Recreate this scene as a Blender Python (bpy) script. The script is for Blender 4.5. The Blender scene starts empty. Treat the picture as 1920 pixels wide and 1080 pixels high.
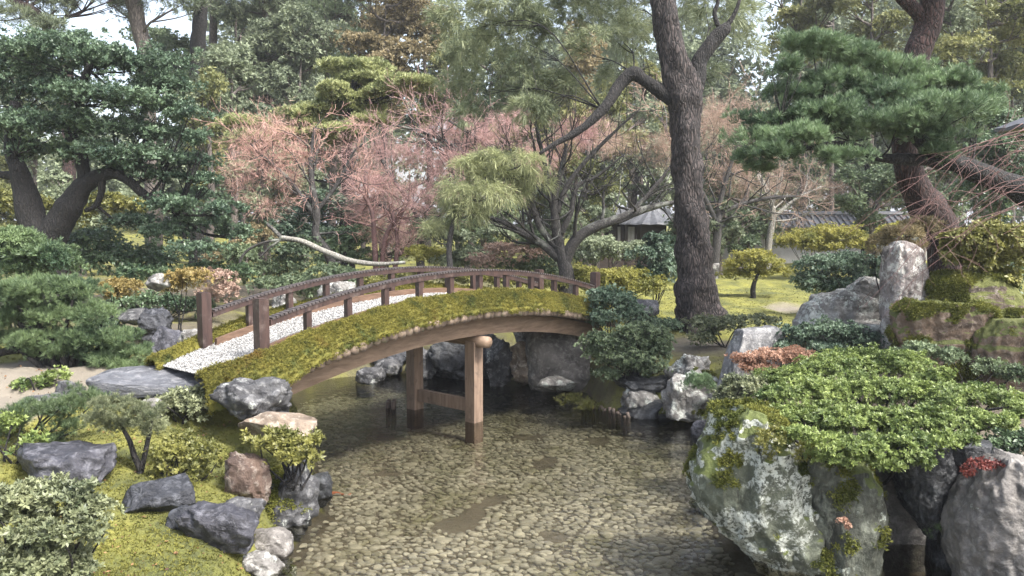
import bpy, math, random
import numpy as np
from mathutils import Vector, Matrix

sc = bpy.context.scene
# ---------------------------------------------------------------- camera, sky, sun
F = 1500.0; HY = 420.0; CZ = 3.0                      # focal length (px of a 1920 frame), horizon row, eye height
PITCH = math.atan((540.0 - HY) / F)
cam = bpy.data.cameras.new('camera'); co = bpy.data.objects.new('camera', cam)
sc.collection.objects.link(co); sc.camera = co
co.location = (0, 0, CZ); co.rotation_euler = (math.pi / 2 - PITCH, 0, 0)
cam.sensor_width = 36.0; cam.lens = 36.0 * F / 1920.0
cam.clip_start = 0.1; cam.clip_end = 1500

SUN_EL, SUN_AZ = math.radians(52), math.radians(128)    # azimuth measured from +Y towards +X
w = bpy.data.worlds.new('World'); sc.world = w; w.use_nodes = True
nt = w.node_tree; bg = nt.nodes['Background']
sky = nt.nodes.new('ShaderNodeTexSky'); sky.sky_type = 'NISHITA'; sky.sun_disc = False
sky.sun_elevation = SUN_EL; sky.sun_rotation = SUN_AZ
sky.air_density = 1.0; sky.dust_density = 4.0; sky.ozone_density = 1.0
hs = nt.nodes.new('ShaderNodeHueSaturation'); hs.inputs['Saturation'].default_value = 0.62   # thin overcast
hs.inputs['Value'].default_value = 1.0
nt.links.new(sky.outputs[0], hs.inputs['Color']); nt.links.new(hs.outputs[0], bg.inputs['Color'])
bg.inputs['Strength'].default_value = 0.15
sun = bpy.data.lights.new('sun', 'SUN'); sun.energy = 2.6; sun.angle = math.radians(10); sun.color = (1, .965, .91)
so = bpy.data.objects.new('sun', sun); sc.collection.objects.link(so)
sd = Vector((math.sin(SUN_AZ) * math.cos(SUN_EL), math.cos(SUN_AZ) * math.cos(SUN_EL), math.sin(SUN_EL)))
so.rotation_euler = sd.to_track_quat('Z', 'Y').to_euler()
sc.view_settings.view_transform = 'Standard'; sc.view_settings.look = 'None'
sc.view_settings.exposure = 1.68; sc.view_settings.gamma = 1.0
sc.cycles.max_bounces = 6; sc.cycles.diffuse_bounces = 2; sc.cycles.transparent_max_bounces = 12
sc.cycles.caustics_reflective = False; sc.cycles.caustics_refractive = False
sc.cycles.sample_clamp_indirect = 4.0

# ---------------------------------------------------------------- helpers
rng = np.random.default_rng(7); random.seed(7)
_c, _s = math.cos(PITCH), math.sin(PITCH)
def ray(px, py):
    x = (px - 960) / F; y = (540 - py) / F
    return (x, _c + y * _s, y * _c - _s)
def at(px, py, D):                                     # the world point at distance D (along +Y) seen at a pixel
    r = ray(px, py); t = D / r[1]; return np.array((r[0] * t, D, CZ + r[2] * t))
def gnd(px, py, z):
    r = ray(px, py); t = (z - CZ) / r[2]; return np.array((r[0] * t, r[1] * t, z))

_perm = np.random.default_rng(3).permutation(256); _perm = np.concatenate([_perm, _perm])
_gr = np.random.default_rng(4).normal(size=(256, 3)); _gr /= np.linalg.norm(_gr, axis=1, keepdims=True)
def perlin(P):
    P = np.asarray(P, float); i = np.floor(P).astype(int); f = P - i; i &= 255
    u = f * f * f * (f * (f * 6 - 15) + 10); out = 0
    for dx in (0, 1):
        for dy in (0, 1):
            for dz in (0, 1):
                h = _perm[_perm[_perm[(i[:, 0] + dx) & 255] + ((i[:, 1] + dy) & 255)] + ((i[:, 2] + dz) & 255)]
                d = f - np.array((dx, dy, dz))
                wt = (u[:, 0] if dx else 1 - u[:, 0]) * (u[:, 1] if dy else 1 - u[:, 1]) * (u[:, 2] if dz else 1 - u[:, 2])
                out = out + wt * np.einsum('ij,ij->i', _gr[h], d)
    return out * 1.5
def fbm(P, o=4, ridged=False):
    s = 0; a = 1.0
    for k in range(o):
        n = perlin(P * (2 ** k) + 17.3 * k); s = s + a * ((.5 - np.abs(n)) if ridged else n); a *= .5
    return s
def nrm(v): return v / np.maximum(np.linalg.norm(v, axis=-1, keepdims=True), 1e-9)

class MB:                                              # collects polygons that become ONE mesh object
    def __init__(s): s.v = []; s.f = []; s.t = []; s.n = 0
    def add(s, v, *faces, t=None):
        v = np.asarray(v, float)
        for f in faces:
            f = np.asarray(f, int)
            if len(f): s.f.append(f + s.n)
        s.v.append(v); s.n += len(v)
        s.t.append(np.full(len(v), .5) if t is None else np.broadcast_to(t, (len(v),)))
    def build(s, name, mat, parent=None, org=None, smooth=True):
        v = np.concatenate(s.v); t = np.concatenate(s.t)
        if parent is not None: org = np.array(parent.matrix_basis.translation)
        if org is None:
            org = np.array((v[:, 0].mean(), v[:, 1].mean(), v[:, 2].min()))
        me = bpy.data.meshes.new(name); nv = len(v)
        me.vertices.add(nv); me.vertices.foreach_set('co', (v - org).astype(np.float32).ravel())
        nl = sum(f.size for f in s.f); npol = sum(len(f) for f in s.f)
        me.loops.add(nl); me.loops.foreach_set('vertex_index', np.concatenate([f.ravel() for f in s.f]).astype(np.int32))
        tot = np.concatenate([np.full(len(f), f.shape[1]) for f in s.f])
        me.polygons.add(npol); me.polygons.foreach_set('loop_start', np.concatenate([[0], np.cumsum(tot)[:-1]]).astype(np.int32))
        me.polygons.foreach_set('use_smooth', np.full(npol, smooth))
        a = me.attributes.new('tint', 'FLOAT', 'POINT'); a.data.foreach_set('value', t.astype(np.float32))
        me.update()
        me.materials.append(mat)
        o = bpy.data.objects.new(name, me); sc.collection.objects.link(o); o.location = org if parent is None else (0, 0, 0)
        if parent is not None: o.parent = parent
        return o
def tag(o, label=None, cat=None, group=None, kind=None):
    if label: o['label'] = label
    if cat: o['category'] = cat
    if group: o['group'] = group
    if kind: o['kind'] = kind
    return o
def thing(name, loc, label, cat, group=None):
    o = bpy.data.objects.new(name, None); sc.collection.objects.link(o); o.location = tuple(loc)
    o.empty_display_size = .2
    return tag(o, label, cat, group)

def spline(pts, n=6):
    P = np.asarray(pts, float)
    if len(P) < 3:
        t = np.linspace(0, 1, n + 1)[:, None]; return P[0] * (1 - t) + P[-1] * t
    Q = np.vstack([2 * P[0] - P[1], P, 2 * P[-1] - P[-2]]); out = []
    for i in range(len(P) - 1):
        p0, p1, p2, p3 = Q[i:i + 4]
        for t in np.linspace(0, 1, n, endpoint=False):
            out.append(.5 * ((2 * p1) + (-p0 + p2) * t + (2 * p0 - 5 * p1 + 4 * p2 - p3) * t * t + (-p0 + 3 * p1 - 3 * p2 + p3) * t ** 3))
    out.append(P[-1]); return np.array(out)
def tube(mb, pts, rad, sides=8, n=6, rough=0.0, fr=3.0, smooth=True, cap=True, t=.5):
    pts = np.asarray(pts, float)
    rad = np.broadcast_to(np.asarray(rad, float), (len(pts),)) if np.ndim(rad) == 0 else np.asarray(rad, float)
    if smooth:
        S = spline(np.hstack([pts, rad[:, None]]), n); P, R = S[:, :3], np.maximum(S[:, 3], .001)
    else: P, R = pts, rad
    T = nrm(np.gradient(P, axis=0)); a = np.array((0, 0, 1.)) if abs(T[0][2]) < .8 else np.array((1., 0, 0))
    U = np.empty_like(P); u = nrm(np.cross(T[0], a)[None])[0]
    for i in range(len(P)):
        u = u - T[i] * u.dot(T[i]); u = u / np.linalg.norm(u); U[i] = u
    V = np.cross(T, U); ang = np.arange(sides) * 2 * math.pi / sides
    ring = P[:, None] + R[:, None, None] * (np.cos(ang)[None, :, None] * U[:, None] + np.sin(ang)[None, :, None] * V[:, None])
    v = ring.reshape(-1, 3)
    if rough:
        d = nrm(v - np.repeat(P, sides, 0)); rr = np.repeat(R, sides)[:, None]
        q = v * np.array((fr, fr, fr * .45))
        v = v + d * rr * rough * (fbm(q, 3)[:, None] * 1.3 + .35 * np.abs(perlin(q * 3.1))[:, None])
    m = len(P); i = np.arange(m - 1)[:, None] * sides; j = np.arange(sides)[None]
    q = np.stack([i + j, i + (j + 1) % sides, i + sides + (j + 1) % sides, i + sides + j], -1).reshape(-1, 4)
    fs = [q]
    if cap: fs += [np.arange(sides)[None, ::-1], (np.arange(sides) + (m - 1) * sides)[None]]
    mb.add(v, *fs, t=t)
def box(mb, c, ax, ay, az, t=.5):                       # box from a centre and three half-axis vectors
    c, ax, ay, az = (np.asarray(q, float) for q in (c, ax, ay, az))
    v = [c + sx * ax + sy * ay + sz * az for sz in (-1, 1) for sy in (-1, 1) for sx in (-1, 1)]
    mb.add(v, [[0, 2, 3, 1], [4, 5, 7, 6], [0, 1, 5, 4], [2, 6, 7, 3], [0, 4, 6, 2], [1, 3, 7, 5]], t=t)

_ico = {}
def ico(n):
    if n not in _ico:
        import bmesh
        bm = bmesh.new(); bmesh.ops.create_icosphere(bm, subdivisions=n, radius=1)
        bm.verts.ensure_lookup_table()
        _ico[n] = (np.array([v.co[:] for v in bm.verts]), np.array([[q.index for q in f.verts] for f in bm.faces])); bm.free()
    return _ico[n]

# ---------------------------------------------------------------- materials
def newmat(name):
    m = bpy.data.materials.new(name); m.use_nodes = True; n = m.node_tree
    return m, n, n.nodes['Principled BSDF'], n.nodes['Material Output']
def mixrgb(n, a, b, f):
    x = n.nodes.new('ShaderNodeMix'); x.data_type = 'RGBA'
    for s, v in ((x.inputs['Factor'], f), (x.inputs['A'], a), (x.inputs['B'], b)):
        if hasattr(v, 'is_output'): n.links.new(v, s)
        else: s.default_value = v if not isinstance(v, tuple) else (*v, 1)
    return x.outputs['Result']
def noise(n, scale, detail=5, rough=.6, vec=None, dist=0):
    x = n.nodes.new('ShaderNodeTexNoise'); x.inputs['Scale'].default_value = scale; x.inputs['Detail'].default_value = detail
    x.inputs['Roughness'].default_value = rough; x.inputs['Distortion'].default_value = dist
    if vec is not None: n.links.new(vec, x.inputs['Vector'])
    return x.outputs['Fac']
def coord(n, sc3=None):
    x = n.nodes.new('ShaderNodeTexCoord').outputs['Object']
    if sc3:
        mp = n.nodes.new('ShaderNodeMapping'); mp.inputs['Scale'].default_value = sc3; n.links.new(x, mp.inputs['Vector']); x = mp.outputs[0]
    return x
def ramp(n, fac, a, b, ca=(0, 0, 0), cb=(1, 1, 1)):
    x = n.nodes.new('ShaderNodeValToRGB'); n.links.new(fac, x.inputs[0])
    x.color_ramp.elements[0].position = a; x.color_ramp.elements[1].position = b
    x.color_ramp.elements[0].color = (*ca, 1); x.color_ramp.elements[1].color = (*cb, 1)
    return x.outputs[0]
def bump(n, bs, h, st=.5, d=.02):
    x = n.nodes.new('ShaderNodeBump'); x.inputs['Strength'].default_value = st; x.inputs['Distance'].default_value = d
    n.links.new(h, x.inputs['Height']); n.links.new(x.outputs[0], bs.inputs['Normal'])
def mul(n, a, b, op='MULTIPLY'):
    x = n.nodes.new('ShaderNodeMath'); x.operation = op; x.use_clamp = op in ('MULTIPLY', 'ADD')
    for s, v in zip(x.inputs, (a, b)):
        if hasattr(v, 'is_output'): n.links.new(v, s)
        else: s.default_value = v
    return x.outputs[0]
_lm = {}
def leafmat(name, c1, c2, rough=.5, tr=.3, spec=.5):
    if name in _lm: return _lm[name]
    m, n, b, out = newmat(name)
    a = n.nodes.new('ShaderNodeAttribute'); a.attribute_name = 'tint'
    col = mixrgb(n, c1, c2, a.outputs['Fac'])
    n.links.new(col, b.inputs['Base Color']); b.inputs['Roughness'].default_value = rough
    b.inputs['Specular IOR Level'].default_value = spec
    t = n.nodes.new('ShaderNodeBsdfTranslucent'); n.links.new(col, t.inputs['Color'])
    mx = n.nodes.new('ShaderNodeMixShader'); mx.inputs[0].default_value = tr
    n.links.new(b.outputs[0], mx.inputs[1]); n.links.new(t.outputs[0], mx.inputs[2]); n.links.new(mx.outputs[0], out.inputs['Surface'])
    _lm[name] = m; return m
def barkmat(name, c1, c2, sc3=(9, 9, 2.5), st=.9, lichen=None, rough=.85):
    m, n, b, out = newmat(name); v = coord(n, sc3)
    vo = n.nodes.new('ShaderNodeTexVoronoi'); vo.feature = 'DISTANCE_TO_EDGE'; vo.inputs['Scale'].default_value = 2.4
    nz = noise(n, 2.2, 6, .65, v, .6)
    add = n.nodes.new('ShaderNodeVectorMath'); add.operation = 'ADD'
    nc = n.nodes.new('ShaderNodeTexNoise'); nc.inputs['Scale'].default_value = 1.5; n.links.new(v, nc.inputs['Vector'])
    n.links.new(v, add.inputs[0]); n.links.new(nc.outputs['Color'], add.inputs[1]); n.links.new(add.outputs[0], vo.inputs['Vector'])
    h = mul(n, ramp(n, vo.outputs[0], -.1, .3), nz)
    col = mixrgb(n, c1, c2, ramp(n, mul(n, mul(n, h, .55), mul(n, noise(n, 5, 6, .7, v), .45), 'ADD'), .26, .58))
    if lichen: col = mixrgb(n, col, lichen, ramp(n, noise(n, 1.3, 6, .7, coord(n)), .56, .66))
    n.links.new(col, b.inputs['Base Color']); b.inputs['Roughness'].default_value = rough; bump(n, b, h, st, .04)
    return m
def woodmat(name, c1, c2, sc3=(12, 12, 12), rough=.6, st=.25, lichen=None):
    m, n, b, out = newmat(name); v = coord(n, sc3); nz = noise(n, 1, 6, .65, v, .3)
    col = mixrgb(n, c1, c2, ramp(n, nz, .3, .7))
    if lichen: col = mixrgb(n, col, lichen, ramp(n, noise(n, 5, 6, .7, coord(n)), .55, .7))
    n.links.new(col, b.inputs['Base Color']); b.inputs['Roughness'].default_value = rough; bump(n, b, nz, st, .02)
    return m
def rockmat(name, dark, mid, light, lichen=.5, moss=.0, mosscol=(.10, .115, .02), sc3=(1, 1, 1), rough=.75, lcol=(.42, .44, .40)):
    m, n, b, out = newmat(name); v = coord(n, sc3); v0 = coord(n)
    n1 = noise(n, 2.3, 8, .65, v, .7); n2 = noise(n, 9, 8, .7, v, .3); n3 = noise(n, 3.2, 9, .72, v0, .2)
    col = mixrgb(n, dark, mid, ramp(n, n1, .36, .6))
    col = mixrgb(n, col, light, ramp(n, n2, .5, .68))
    if lichen: 
        col = mixrgb(n, col, lcol, mul(n, ramp(n, n3, .70 - .25 * lichen, .735 - .25 * lichen), ramp(n, noise(n, 30, 5, .7, v0), .40, .52)))
    cr = noise(n, 5, 6, .6, v, 1.2)
    g = n.nodes.new('ShaderNodeNewGeometry'); sx = n.nodes.new('ShaderNodeSeparateXYZ'); n.links.new(g.outputs['Normal'], sx.inputs[0])
    if moss:
        k = mul(n, sx.outputs[2], mul(n, mul(n, noise(n, 2.1, 8, .7, v0), .5, 'SUBTRACT'), 1.6), 'ADD')
        mk = ramp(n, k, .62 - .8 * moss, .70 - .8 * moss)
        mc = mixrgb(n, mosscol, tuple(q * 2.1 for q in mosscol), noise(n, 14, 5, .7, v0))
        col = mixrgb(n, col, mc, mk)
    n.links.new(col, b.inputs['Base Color']); b.inputs['Roughness'].default_value = rough
    h = mul(n, mul(n, n2, .45), mul(n, cr, .35), 'ADD'); h = mul(n, h, mul(n, noise(n, 34, 5, .7, v0), .22), 'ADD'); bump(n, b, h, 1.0, .07)
    return m
def plainmat(name, c, rough=.6, c2=None, scale=8, st=.1):
    m, n, b, out = newmat(name); nz = noise(n, scale, 6, .65, coord(n))
    n.links.new(mixrgb(n, c, c2 or tuple(q * .6 for q in c), ramp(n, nz, .35, .7)), b.inputs['Base Color'])
    b.inputs['Roughness'].default_value = rough; bump(n, b, nz, st, .02); return m

# ---------------------------------------------------------------- foliage
# style: blades per tuft, spread angles, blade length, width, upward pull, droop, clump size, clump depth
ST = dict(
    azalea=(8, .55, 1.35, .055, .024, .5, .0, .24, .8),
    rosette=(9, .6, 1.4, .075, .030, .6, .0, .26, .9),
    broad=(7, .5, 1.5, .085, .040, .35, .02, .55, .7),
    gloss=(8, .4, 1.3, .095, .036, .8, .0, .42, .8),
    needle=(24, .12, 1.1, .085, .0060, .9, .0, .27, .95),
    softneedle=(16, .1, 1.2, .17, .010, .1, .05, .55, .6),
    fine=(12, .2, 1.3, .06, .012, .6, .0, .25, .5),
    weep=(10, .1, 1.3, .17, .009, .0, .07, .45, .8),
    twig=(5, .1, 1.35, .22, .0052, .1, .0, .5, .9),
    far=(7, .3, 1.5, .16, .075, .4, .02, .9, .95),
    farpine=(14, .1, 1.3, .26, .022, .45, .0, 1.1, .75),
    pad=(10, .2, 1.1, .13, .030, .9, .0, .35, .3),
)
def blades(mb, P, A, m, s0, s1, L, W, droop, tint, scale=None):
    N = len(P)
    if not N: return
    sc_ = rng.uniform(.5, 1.35, N) if scale is None else scale
    r = rng.normal(size=(N, 3)); U = nrm(np.cross(A, r)); V = np.cross(A, U)
    phi = (np.arange(m)[None] / m * 2 * math.pi + rng.uniform(-.5, .5, (N, m))); th = rng.uniform(s0, s1, (N, m))
    d = np.cos(th)[..., None] * A[:, None] + np.sin(th)[..., None] * (np.cos(phi)[..., None] * U[:, None] + np.sin(phi)[..., None] * V[:, None])
    l = (L * sc_)[:, None, None] * rng.uniform(.75, 1.2, (N, m, 1)); wd = (W * sc_)[:, None, None] * .5
    side = nrm(np.cross(d, A[:, None] + rng.normal(scale=.35, size=(N, m, 3))))
    p0 = P[:, None] + d * l * .06
    mid = P[:, None] + d * l * .52; tip = P[:, None] + d * l
    dz = np.array((0, 0, -1.)) * droop * l / max(L, 1e-6); mid = mid + dz * .35; tip = tip + dz
    v = np.stack([p0, mid + side * wd, tip, mid - side * wd], 2).reshape(-1, 3)
    f = np.arange(N * m * 4).reshape(-1, 4)
    t = np.clip(np.repeat(tint, m) + rng.normal(scale=.13, size=N * m), 0, 1)
    mb.add(v, f, t=np.repeat(t, 4))
def crown(mb, pads, style, cov=2.0, size=1.0, gap=.32, inner=.55, low=.35, flat=0.0, maxn=60000):
    m, s0, s1, L, W, up, droop, cl, cd = ST[style]; L *= size; W *= size; cl *= size; droop *= size
    off = rng.uniform(0, 200, 3)
    for c, r in pads:
        c = np.asarray(c, float); r = np.asarray(r, float)
        A = 4 * math.pi * ((((r[0] * r[1]) ** 1.6 + (r[0] * r[2]) ** 1.6 + (r[1] * r[2]) ** 1.6) / 3) ** (1 / 1.6))
        N = min(int(cov * A / (m * L * W * .5)) + 8, maxn)
        d = nrm(rng.normal(size=(N, 3))); fl = (d[:, 2] < -.15) & (rng.random(N) > low); d[fl, 2] *= -1
        q = c + d * r
        b = np.abs(perlin(q / cl + off)); b2 = perlin(q / (cl * 3.2) + off + 31)
        rad = (1 - cd * .5 + cd * 1.3 * b + .42 * b2) * (1 - inner * rng.random(N) ** 2.2)
        p = c + d * r * rad[:, None] + rng.normal(scale=L * .25, size=(N, 3))
        keep = perlin(p / (cl * 1.3) + off + 77) > -gap
        p, d = p[keep], d[keep]
        a = nrm(nrm(d / r) * .8 + np.array((0, 0, up)) + rng.normal(scale=.35, size=p.shape))
        t = .5 + .5 * perlin(p / (cl * 2.4) + off + 9) + .22 * perlin(p / .3 + off) + rng.normal(scale=.1, size=len(p)) + rng.normal(scale=.06)
        blades(mb, p, a, m, s0, s1, L, W, droop, np.clip(t, 0, 1))
def ppads(pads, D, thick=.8, jit=.0):                    # ellipsoids from (px, py, rx, ry[, dD]) at distance D
    out = []
    for q in pads:
        d = D + (q[4] if len(q) > 4 else rng.uniform(-jit, jit)); k = d / F
        out.append((at(q[0], q[1], d), (q[2] * k, max(q[2] * k * thick, q[3] * k * .8), q[3] * k)))
    return out
def limbs(mb, stem, pads, r0, sides=5, every=1, sag=.1):  # a limb from the stem to each pad
    S = np.asarray(stem, float)
    for c, r in pads[::every]:
        c = np.asarray(c); dist = np.linalg.norm(S - (c - np.array((0, 0, r[2] * .6 + .35 * np.linalg.norm(S[:, :2] - c[:2], axis=1).min()))), axis=1)
        p = S[dist.argmin()]; e = c - np.array((0, 0, r[2] * .35)); mid = (p + e) * .5 + np.array((0, 0, -sag * np.linalg.norm(e - p))) + rng.normal(scale=.06, size=3) * np.linalg.norm(e - p)
        tube(mb, [p, mid, e], [r0, r0 * .7, r0 * .3], sides, 5, .25)
        for k in range(4):
            e2 = c + rng.uniform(-1, 1, 3) * r * np.array((.85, .85, .5)); m2 = (mid + e2) * .5 + np.array((0, 0, -.05)) * np.linalg.norm(e2 - mid)
            tube(mb, [mid, m2, e2], [r0 * .5, r0 * .3, r0 * .12], 4, 4)
def grow(mbs, p, d, L, r, lev, spread=.55, up=.12, kids=(2, 3), shrink=.72, wig=.18, sides=4, ends=None, rmin=.003):
    n = 4; pts = [p]; dd = d; mb = mbs[0 if r > mbs[2] else 1] if isinstance(mbs, tuple) else mbs
    for i in range(n):
        dd = nrm(dd + rng.normal(scale=wig, size=3) + np.array((0, 0, up * .3))); pts.append(pts[-1] + dd * L / n)
    r1 = max(r * .62, rmin)
    tube(mb, np.array(pts), np.linspace(r, r1, n + 1), sides if lev > 1 else 3, 2, cap=False)
    if lev == 0:
        if ends is not None: ends.append((pts[-1], dd))
        return
    k = rng.integers(kids[0], kids[1] + 1)
    for i in range(k):
        j = n if i == 0 else int(rng.integers(2, n + 1)); x = nrm(dd + rng.normal(scale=spread, size=3) + np.array((0, 0, up)))
        grow(mbs, pts[j], x, L * shrink * rng.uniform(.75, 1.2), max(r1 * (.95 if i == 0 else .7), rmin), lev - 1, spread, up, kids, shrink, wig, sides, ends, rmin)

# ---------------------------------------------------------------- rocks
def rock_mesh(mb, c, dim, seed, box_=.75, cuts=9, rough=.12, sub=5, strata=0., rot=0., lean=(0, 0)):
    v, f = ico(sub); r = np.random.default_rng(seed)
    p = np.sign(v) * np.abs(v) ** box_
    for i in range(cuts):
        n = nrm(r.normal(size=(1, 3)))[0]; h = r.uniform(.62, .95); p = p - np.maximum(0, p @ n - h)[:, None] * n * .95
    o = r.uniform(0, 99, 3); dim = np.asarray(dim, float); q = p * (dim / dim.max()) 
    n = fbm(q * 1.7 + o, 5); rd = fbm(q * 3.2 + o + 40, 4, True)
    fq = np.round(perlin(q * 2.3 + o + 70) * 5) / 5; p = p * (1 + rough * (n * 1.5 + (rd - .6) * 1.3 + fq * .7)[:, None])
    if strata:
        s = perlin(np.stack([q[:, 0] * .8, q[:, 1] * .8, q[:, 2] * 7], 1) + o); nn = nrm(p * np.array((1, 1, .2))); p = p + nn * (strata * s)[:, None]
    p = p * dim
    p[:, 0] += lean[0] * p[:, 2]; p[:, 1] += lean[1] * p[:, 2]
    cs, sn = math.cos(rot), math.sin(rot); p = np.stack([p[:, 0] * cs - p[:, 1] * sn, p[:, 0] * sn + p[:, 1] * cs, p[:, 2]], 1)
    mb.add(p + np.asarray(c), f)
def rock(label, mat, x0, y0, x1, y1, D, seed, depth=.9, bury=.12, group='rocks round the pond', name='rock', cat='rock', **k):
    s = D / F; wpx = (x1 - x0) / 2 * s; hpx = (y1 - y0) / 2 * s
    c = at((x0 + x1) / 2, (y0 + y1) / 2, D); c[2] -= bury * hpx; dy = wpx * depth; c[1] += dy * .55
    mb = MB(); rock_mesh(mb, c, (wpx * 1.06, dy, hpx * (1 + bury)), seed, **k)
    return tag(mb.build(name, mat), label, cat, group)

def prock(label, mat, rows, D, dep, seed, rough=.05, expo=.8, strata=.0, group='rocks on the right bank', name='rock', cat='rock', rings=110, sides=130):
    rows = np.asarray(rows, float); py = np.linspace(rows[0, 0], rows[-1, 0], rings); xl = np.interp(py, rows[:, 0], rows[:, 1]); xr = np.interp(py, rows[:, 0], rows[:, 2])
    kk = np.ones(7) / 7; sm = lambda a_: np.concatenate([a_[:3], np.convolve(a_, kk, 'valid'), a_[-3:]])
    xl, xr = sm(xl), sm(xr); A_ = np.array([at(a_, b_, D) for a_, b_ in zip(xl, py)]); B_ = np.array([at(a_, b_, D) for a_, b_ in zip(xr, py)])
    hw = (B_[:, 0] - A_[:, 0]) / 2; cx = (B_[:, 0] + A_[:, 0]) / 2; ph = np.arange(sides) * 2 * math.pi / sides
    c_, s_ = np.cos(ph), np.sin(ph); ce, se = np.sign(c_) * np.abs(c_) ** expo, np.sign(s_) * np.abs(s_) ** expo
    dp = dep * (hw / hw.max()) ** .6; o = np.random.default_rng(seed).uniform(0, 99, 3); sc_ = hw.max()
    P = np.stack([cx[:, None] + hw[:, None] * ce, D + dp[:, None] * .5 + dp[:, None] * se, np.repeat(A_[:, 2:3], sides, 1)], -1).reshape(-1, 3)
    nrm_ = nrm(np.stack([np.tile(c_, rings), np.tile(s_, rings), np.repeat(np.linspace(.7, -.2, rings), sides)], 1))
    q = P / sc_; qv = q * np.array((1.5, 1.5, .62)); w_ = fbm(qv * 1.5 + o, 5) * 1.2 + (fbm(qv * 2.6 + o + 30, 5, True) - .6) * 1.5
    fc = perlin(q * np.array((1.3, 1.3, .6)) + o + 60); w_ = w_ + np.round(fc * 4) / 4 * .8
    if strata: w_ = w_ + strata * perlin(np.stack([q[:, 0] * .7, q[:, 1] * .7, q[:, 2] * 6], 1) + o)
    P = P + nrm_ * (w_ * rough * sc_)[:, None]
    i = np.arange(rings - 1)[:, None] * sides; j = np.arange(sides)[None]
    f = np.stack([i + sides + j, i + sides + (j + 1) % sides, i + (j + 1) % sides, i + j], -1).reshape(-1, 4)
    top = P[:sides].mean(0) + np.array((0, 0, .01)); bot = P[-sides:].mean(0); n0 = len(P)
    t1 = np.stack([np.arange(sides), (np.arange(sides) + 1) % sides, np.full(sides, n0)], 1); t2 = np.stack([(np.arange(sides) + 1) % sides, np.arange(sides), np.full(sides, n0 + 1 - (rings - 1) * sides)], 1) + (rings - 1) * sides
    mb = MB(); mb.add(np.vstack([P, top, bot]), f, t1, t2); return tag(mb.build(name, mat), label, cat, group)

def mossify(o, mat, N, thr=.35, nthr=.0, L=.03, W=.010, fr=2.2):  # a coat of small moss blades, as a part of the rock
    me = o.data; v = np.empty(len(me.vertices) * 3, np.float32); me.vertices.foreach_get('co', v); v = v.reshape(-1, 3).astype(float)
    n_ = np.empty(len(me.vertices) * 3, np.float32); me.vertex_normals.foreach_get('vector', n_); n_ = n_.reshape(-1, 3).astype(float)
    W3 = v + np.array(o.location); k = np.nonzero(n_[:, 2] * .8 + 1.3 * fbm(W3 * fr, 4) - nthr > thr)[0]
    if not len(k): return
    k = k[rng.integers(0, len(k), N)]; p = W3[k] + rng.normal(scale=.012, size=(N, 3)); mb = MB()
    blades(mb, p, nrm(n_[k] + np.array((0, 0, .3)) + rng.normal(scale=.3, size=(N, 3))), 4, .2, 1.2, L, W, .003, np.clip(.45 + .7 * perlin(W3[k] * 3.5), 0, 1)); mb.build('moss', mat, o)
# ---------------------------------------------------------------- ground, pond
POND = np.array([gnd(x, y, 0)[:2] for x, y in [(380, 1400), (450, 1180), (520, 1080), (552, 1010), (585, 960), (628, 930), (606, 860), (590, 795),
    (540, 760), (575, 728), (640, 713), (740, 704), (800, 708), (870, 712), (930, 714), (1000, 722), (1085, 738), (1110, 765), (1180, 784),
    (1250, 786), (1312, 800), (1332, 850), (1318, 930), (1370, 1010), (1470, 1050), (1650, 1030), (1860, 1030), (2000, 1120), (2100, 1400)]])
def sdf(x, y):
    q = np.stack([x, y], -1); d = np.full(len(x), 1e9); ins = np.zeros(len(x), bool); n = len(POND)
    for i in range(n):
        a, b = POND[i], POND[(i + 1) % n]; e = b - a; w_ = q - a
        t = np.clip((w_ @ e) / (e @ e), 0, 1); d = np.minimum(d, np.linalg.norm(w_ - t[:, None] * e, axis=1))
        c1 = (a[1] <= y) & (b[1] > y); c2 = (a[1] > y) & (b[1] <= y); cr = e[0] * w_[:, 1] - e[1] * w_[:, 0]
        ins ^= (c1 & (cr > 0)) | (c2 & (cr < 0))
    return np.where(ins, -d, d)
# control points: pixel, height above the water, bright moss, path/soil
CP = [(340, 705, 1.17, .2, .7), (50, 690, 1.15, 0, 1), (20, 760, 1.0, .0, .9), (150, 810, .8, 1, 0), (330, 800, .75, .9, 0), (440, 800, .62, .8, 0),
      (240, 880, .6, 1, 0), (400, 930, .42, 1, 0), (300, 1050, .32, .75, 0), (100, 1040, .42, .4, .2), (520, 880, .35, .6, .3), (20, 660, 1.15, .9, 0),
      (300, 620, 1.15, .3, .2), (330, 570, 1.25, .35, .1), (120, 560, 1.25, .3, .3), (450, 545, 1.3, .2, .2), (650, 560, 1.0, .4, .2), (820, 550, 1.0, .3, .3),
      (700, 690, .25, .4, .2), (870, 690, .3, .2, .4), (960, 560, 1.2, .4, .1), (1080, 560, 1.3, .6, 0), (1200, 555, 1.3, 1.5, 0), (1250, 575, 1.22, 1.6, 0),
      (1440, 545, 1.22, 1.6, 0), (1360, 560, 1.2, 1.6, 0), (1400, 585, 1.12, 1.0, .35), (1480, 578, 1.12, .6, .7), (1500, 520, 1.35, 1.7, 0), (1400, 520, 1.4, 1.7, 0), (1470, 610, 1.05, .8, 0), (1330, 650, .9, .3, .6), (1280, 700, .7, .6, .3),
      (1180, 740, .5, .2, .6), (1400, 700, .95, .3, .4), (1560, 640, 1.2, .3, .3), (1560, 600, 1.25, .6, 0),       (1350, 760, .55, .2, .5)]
CW = np.array([gnd(x, y, z) for x, y, z, *_ in CP]); CA = np.array([(m_, p_) for *_, m_, p_ in CP])
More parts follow.
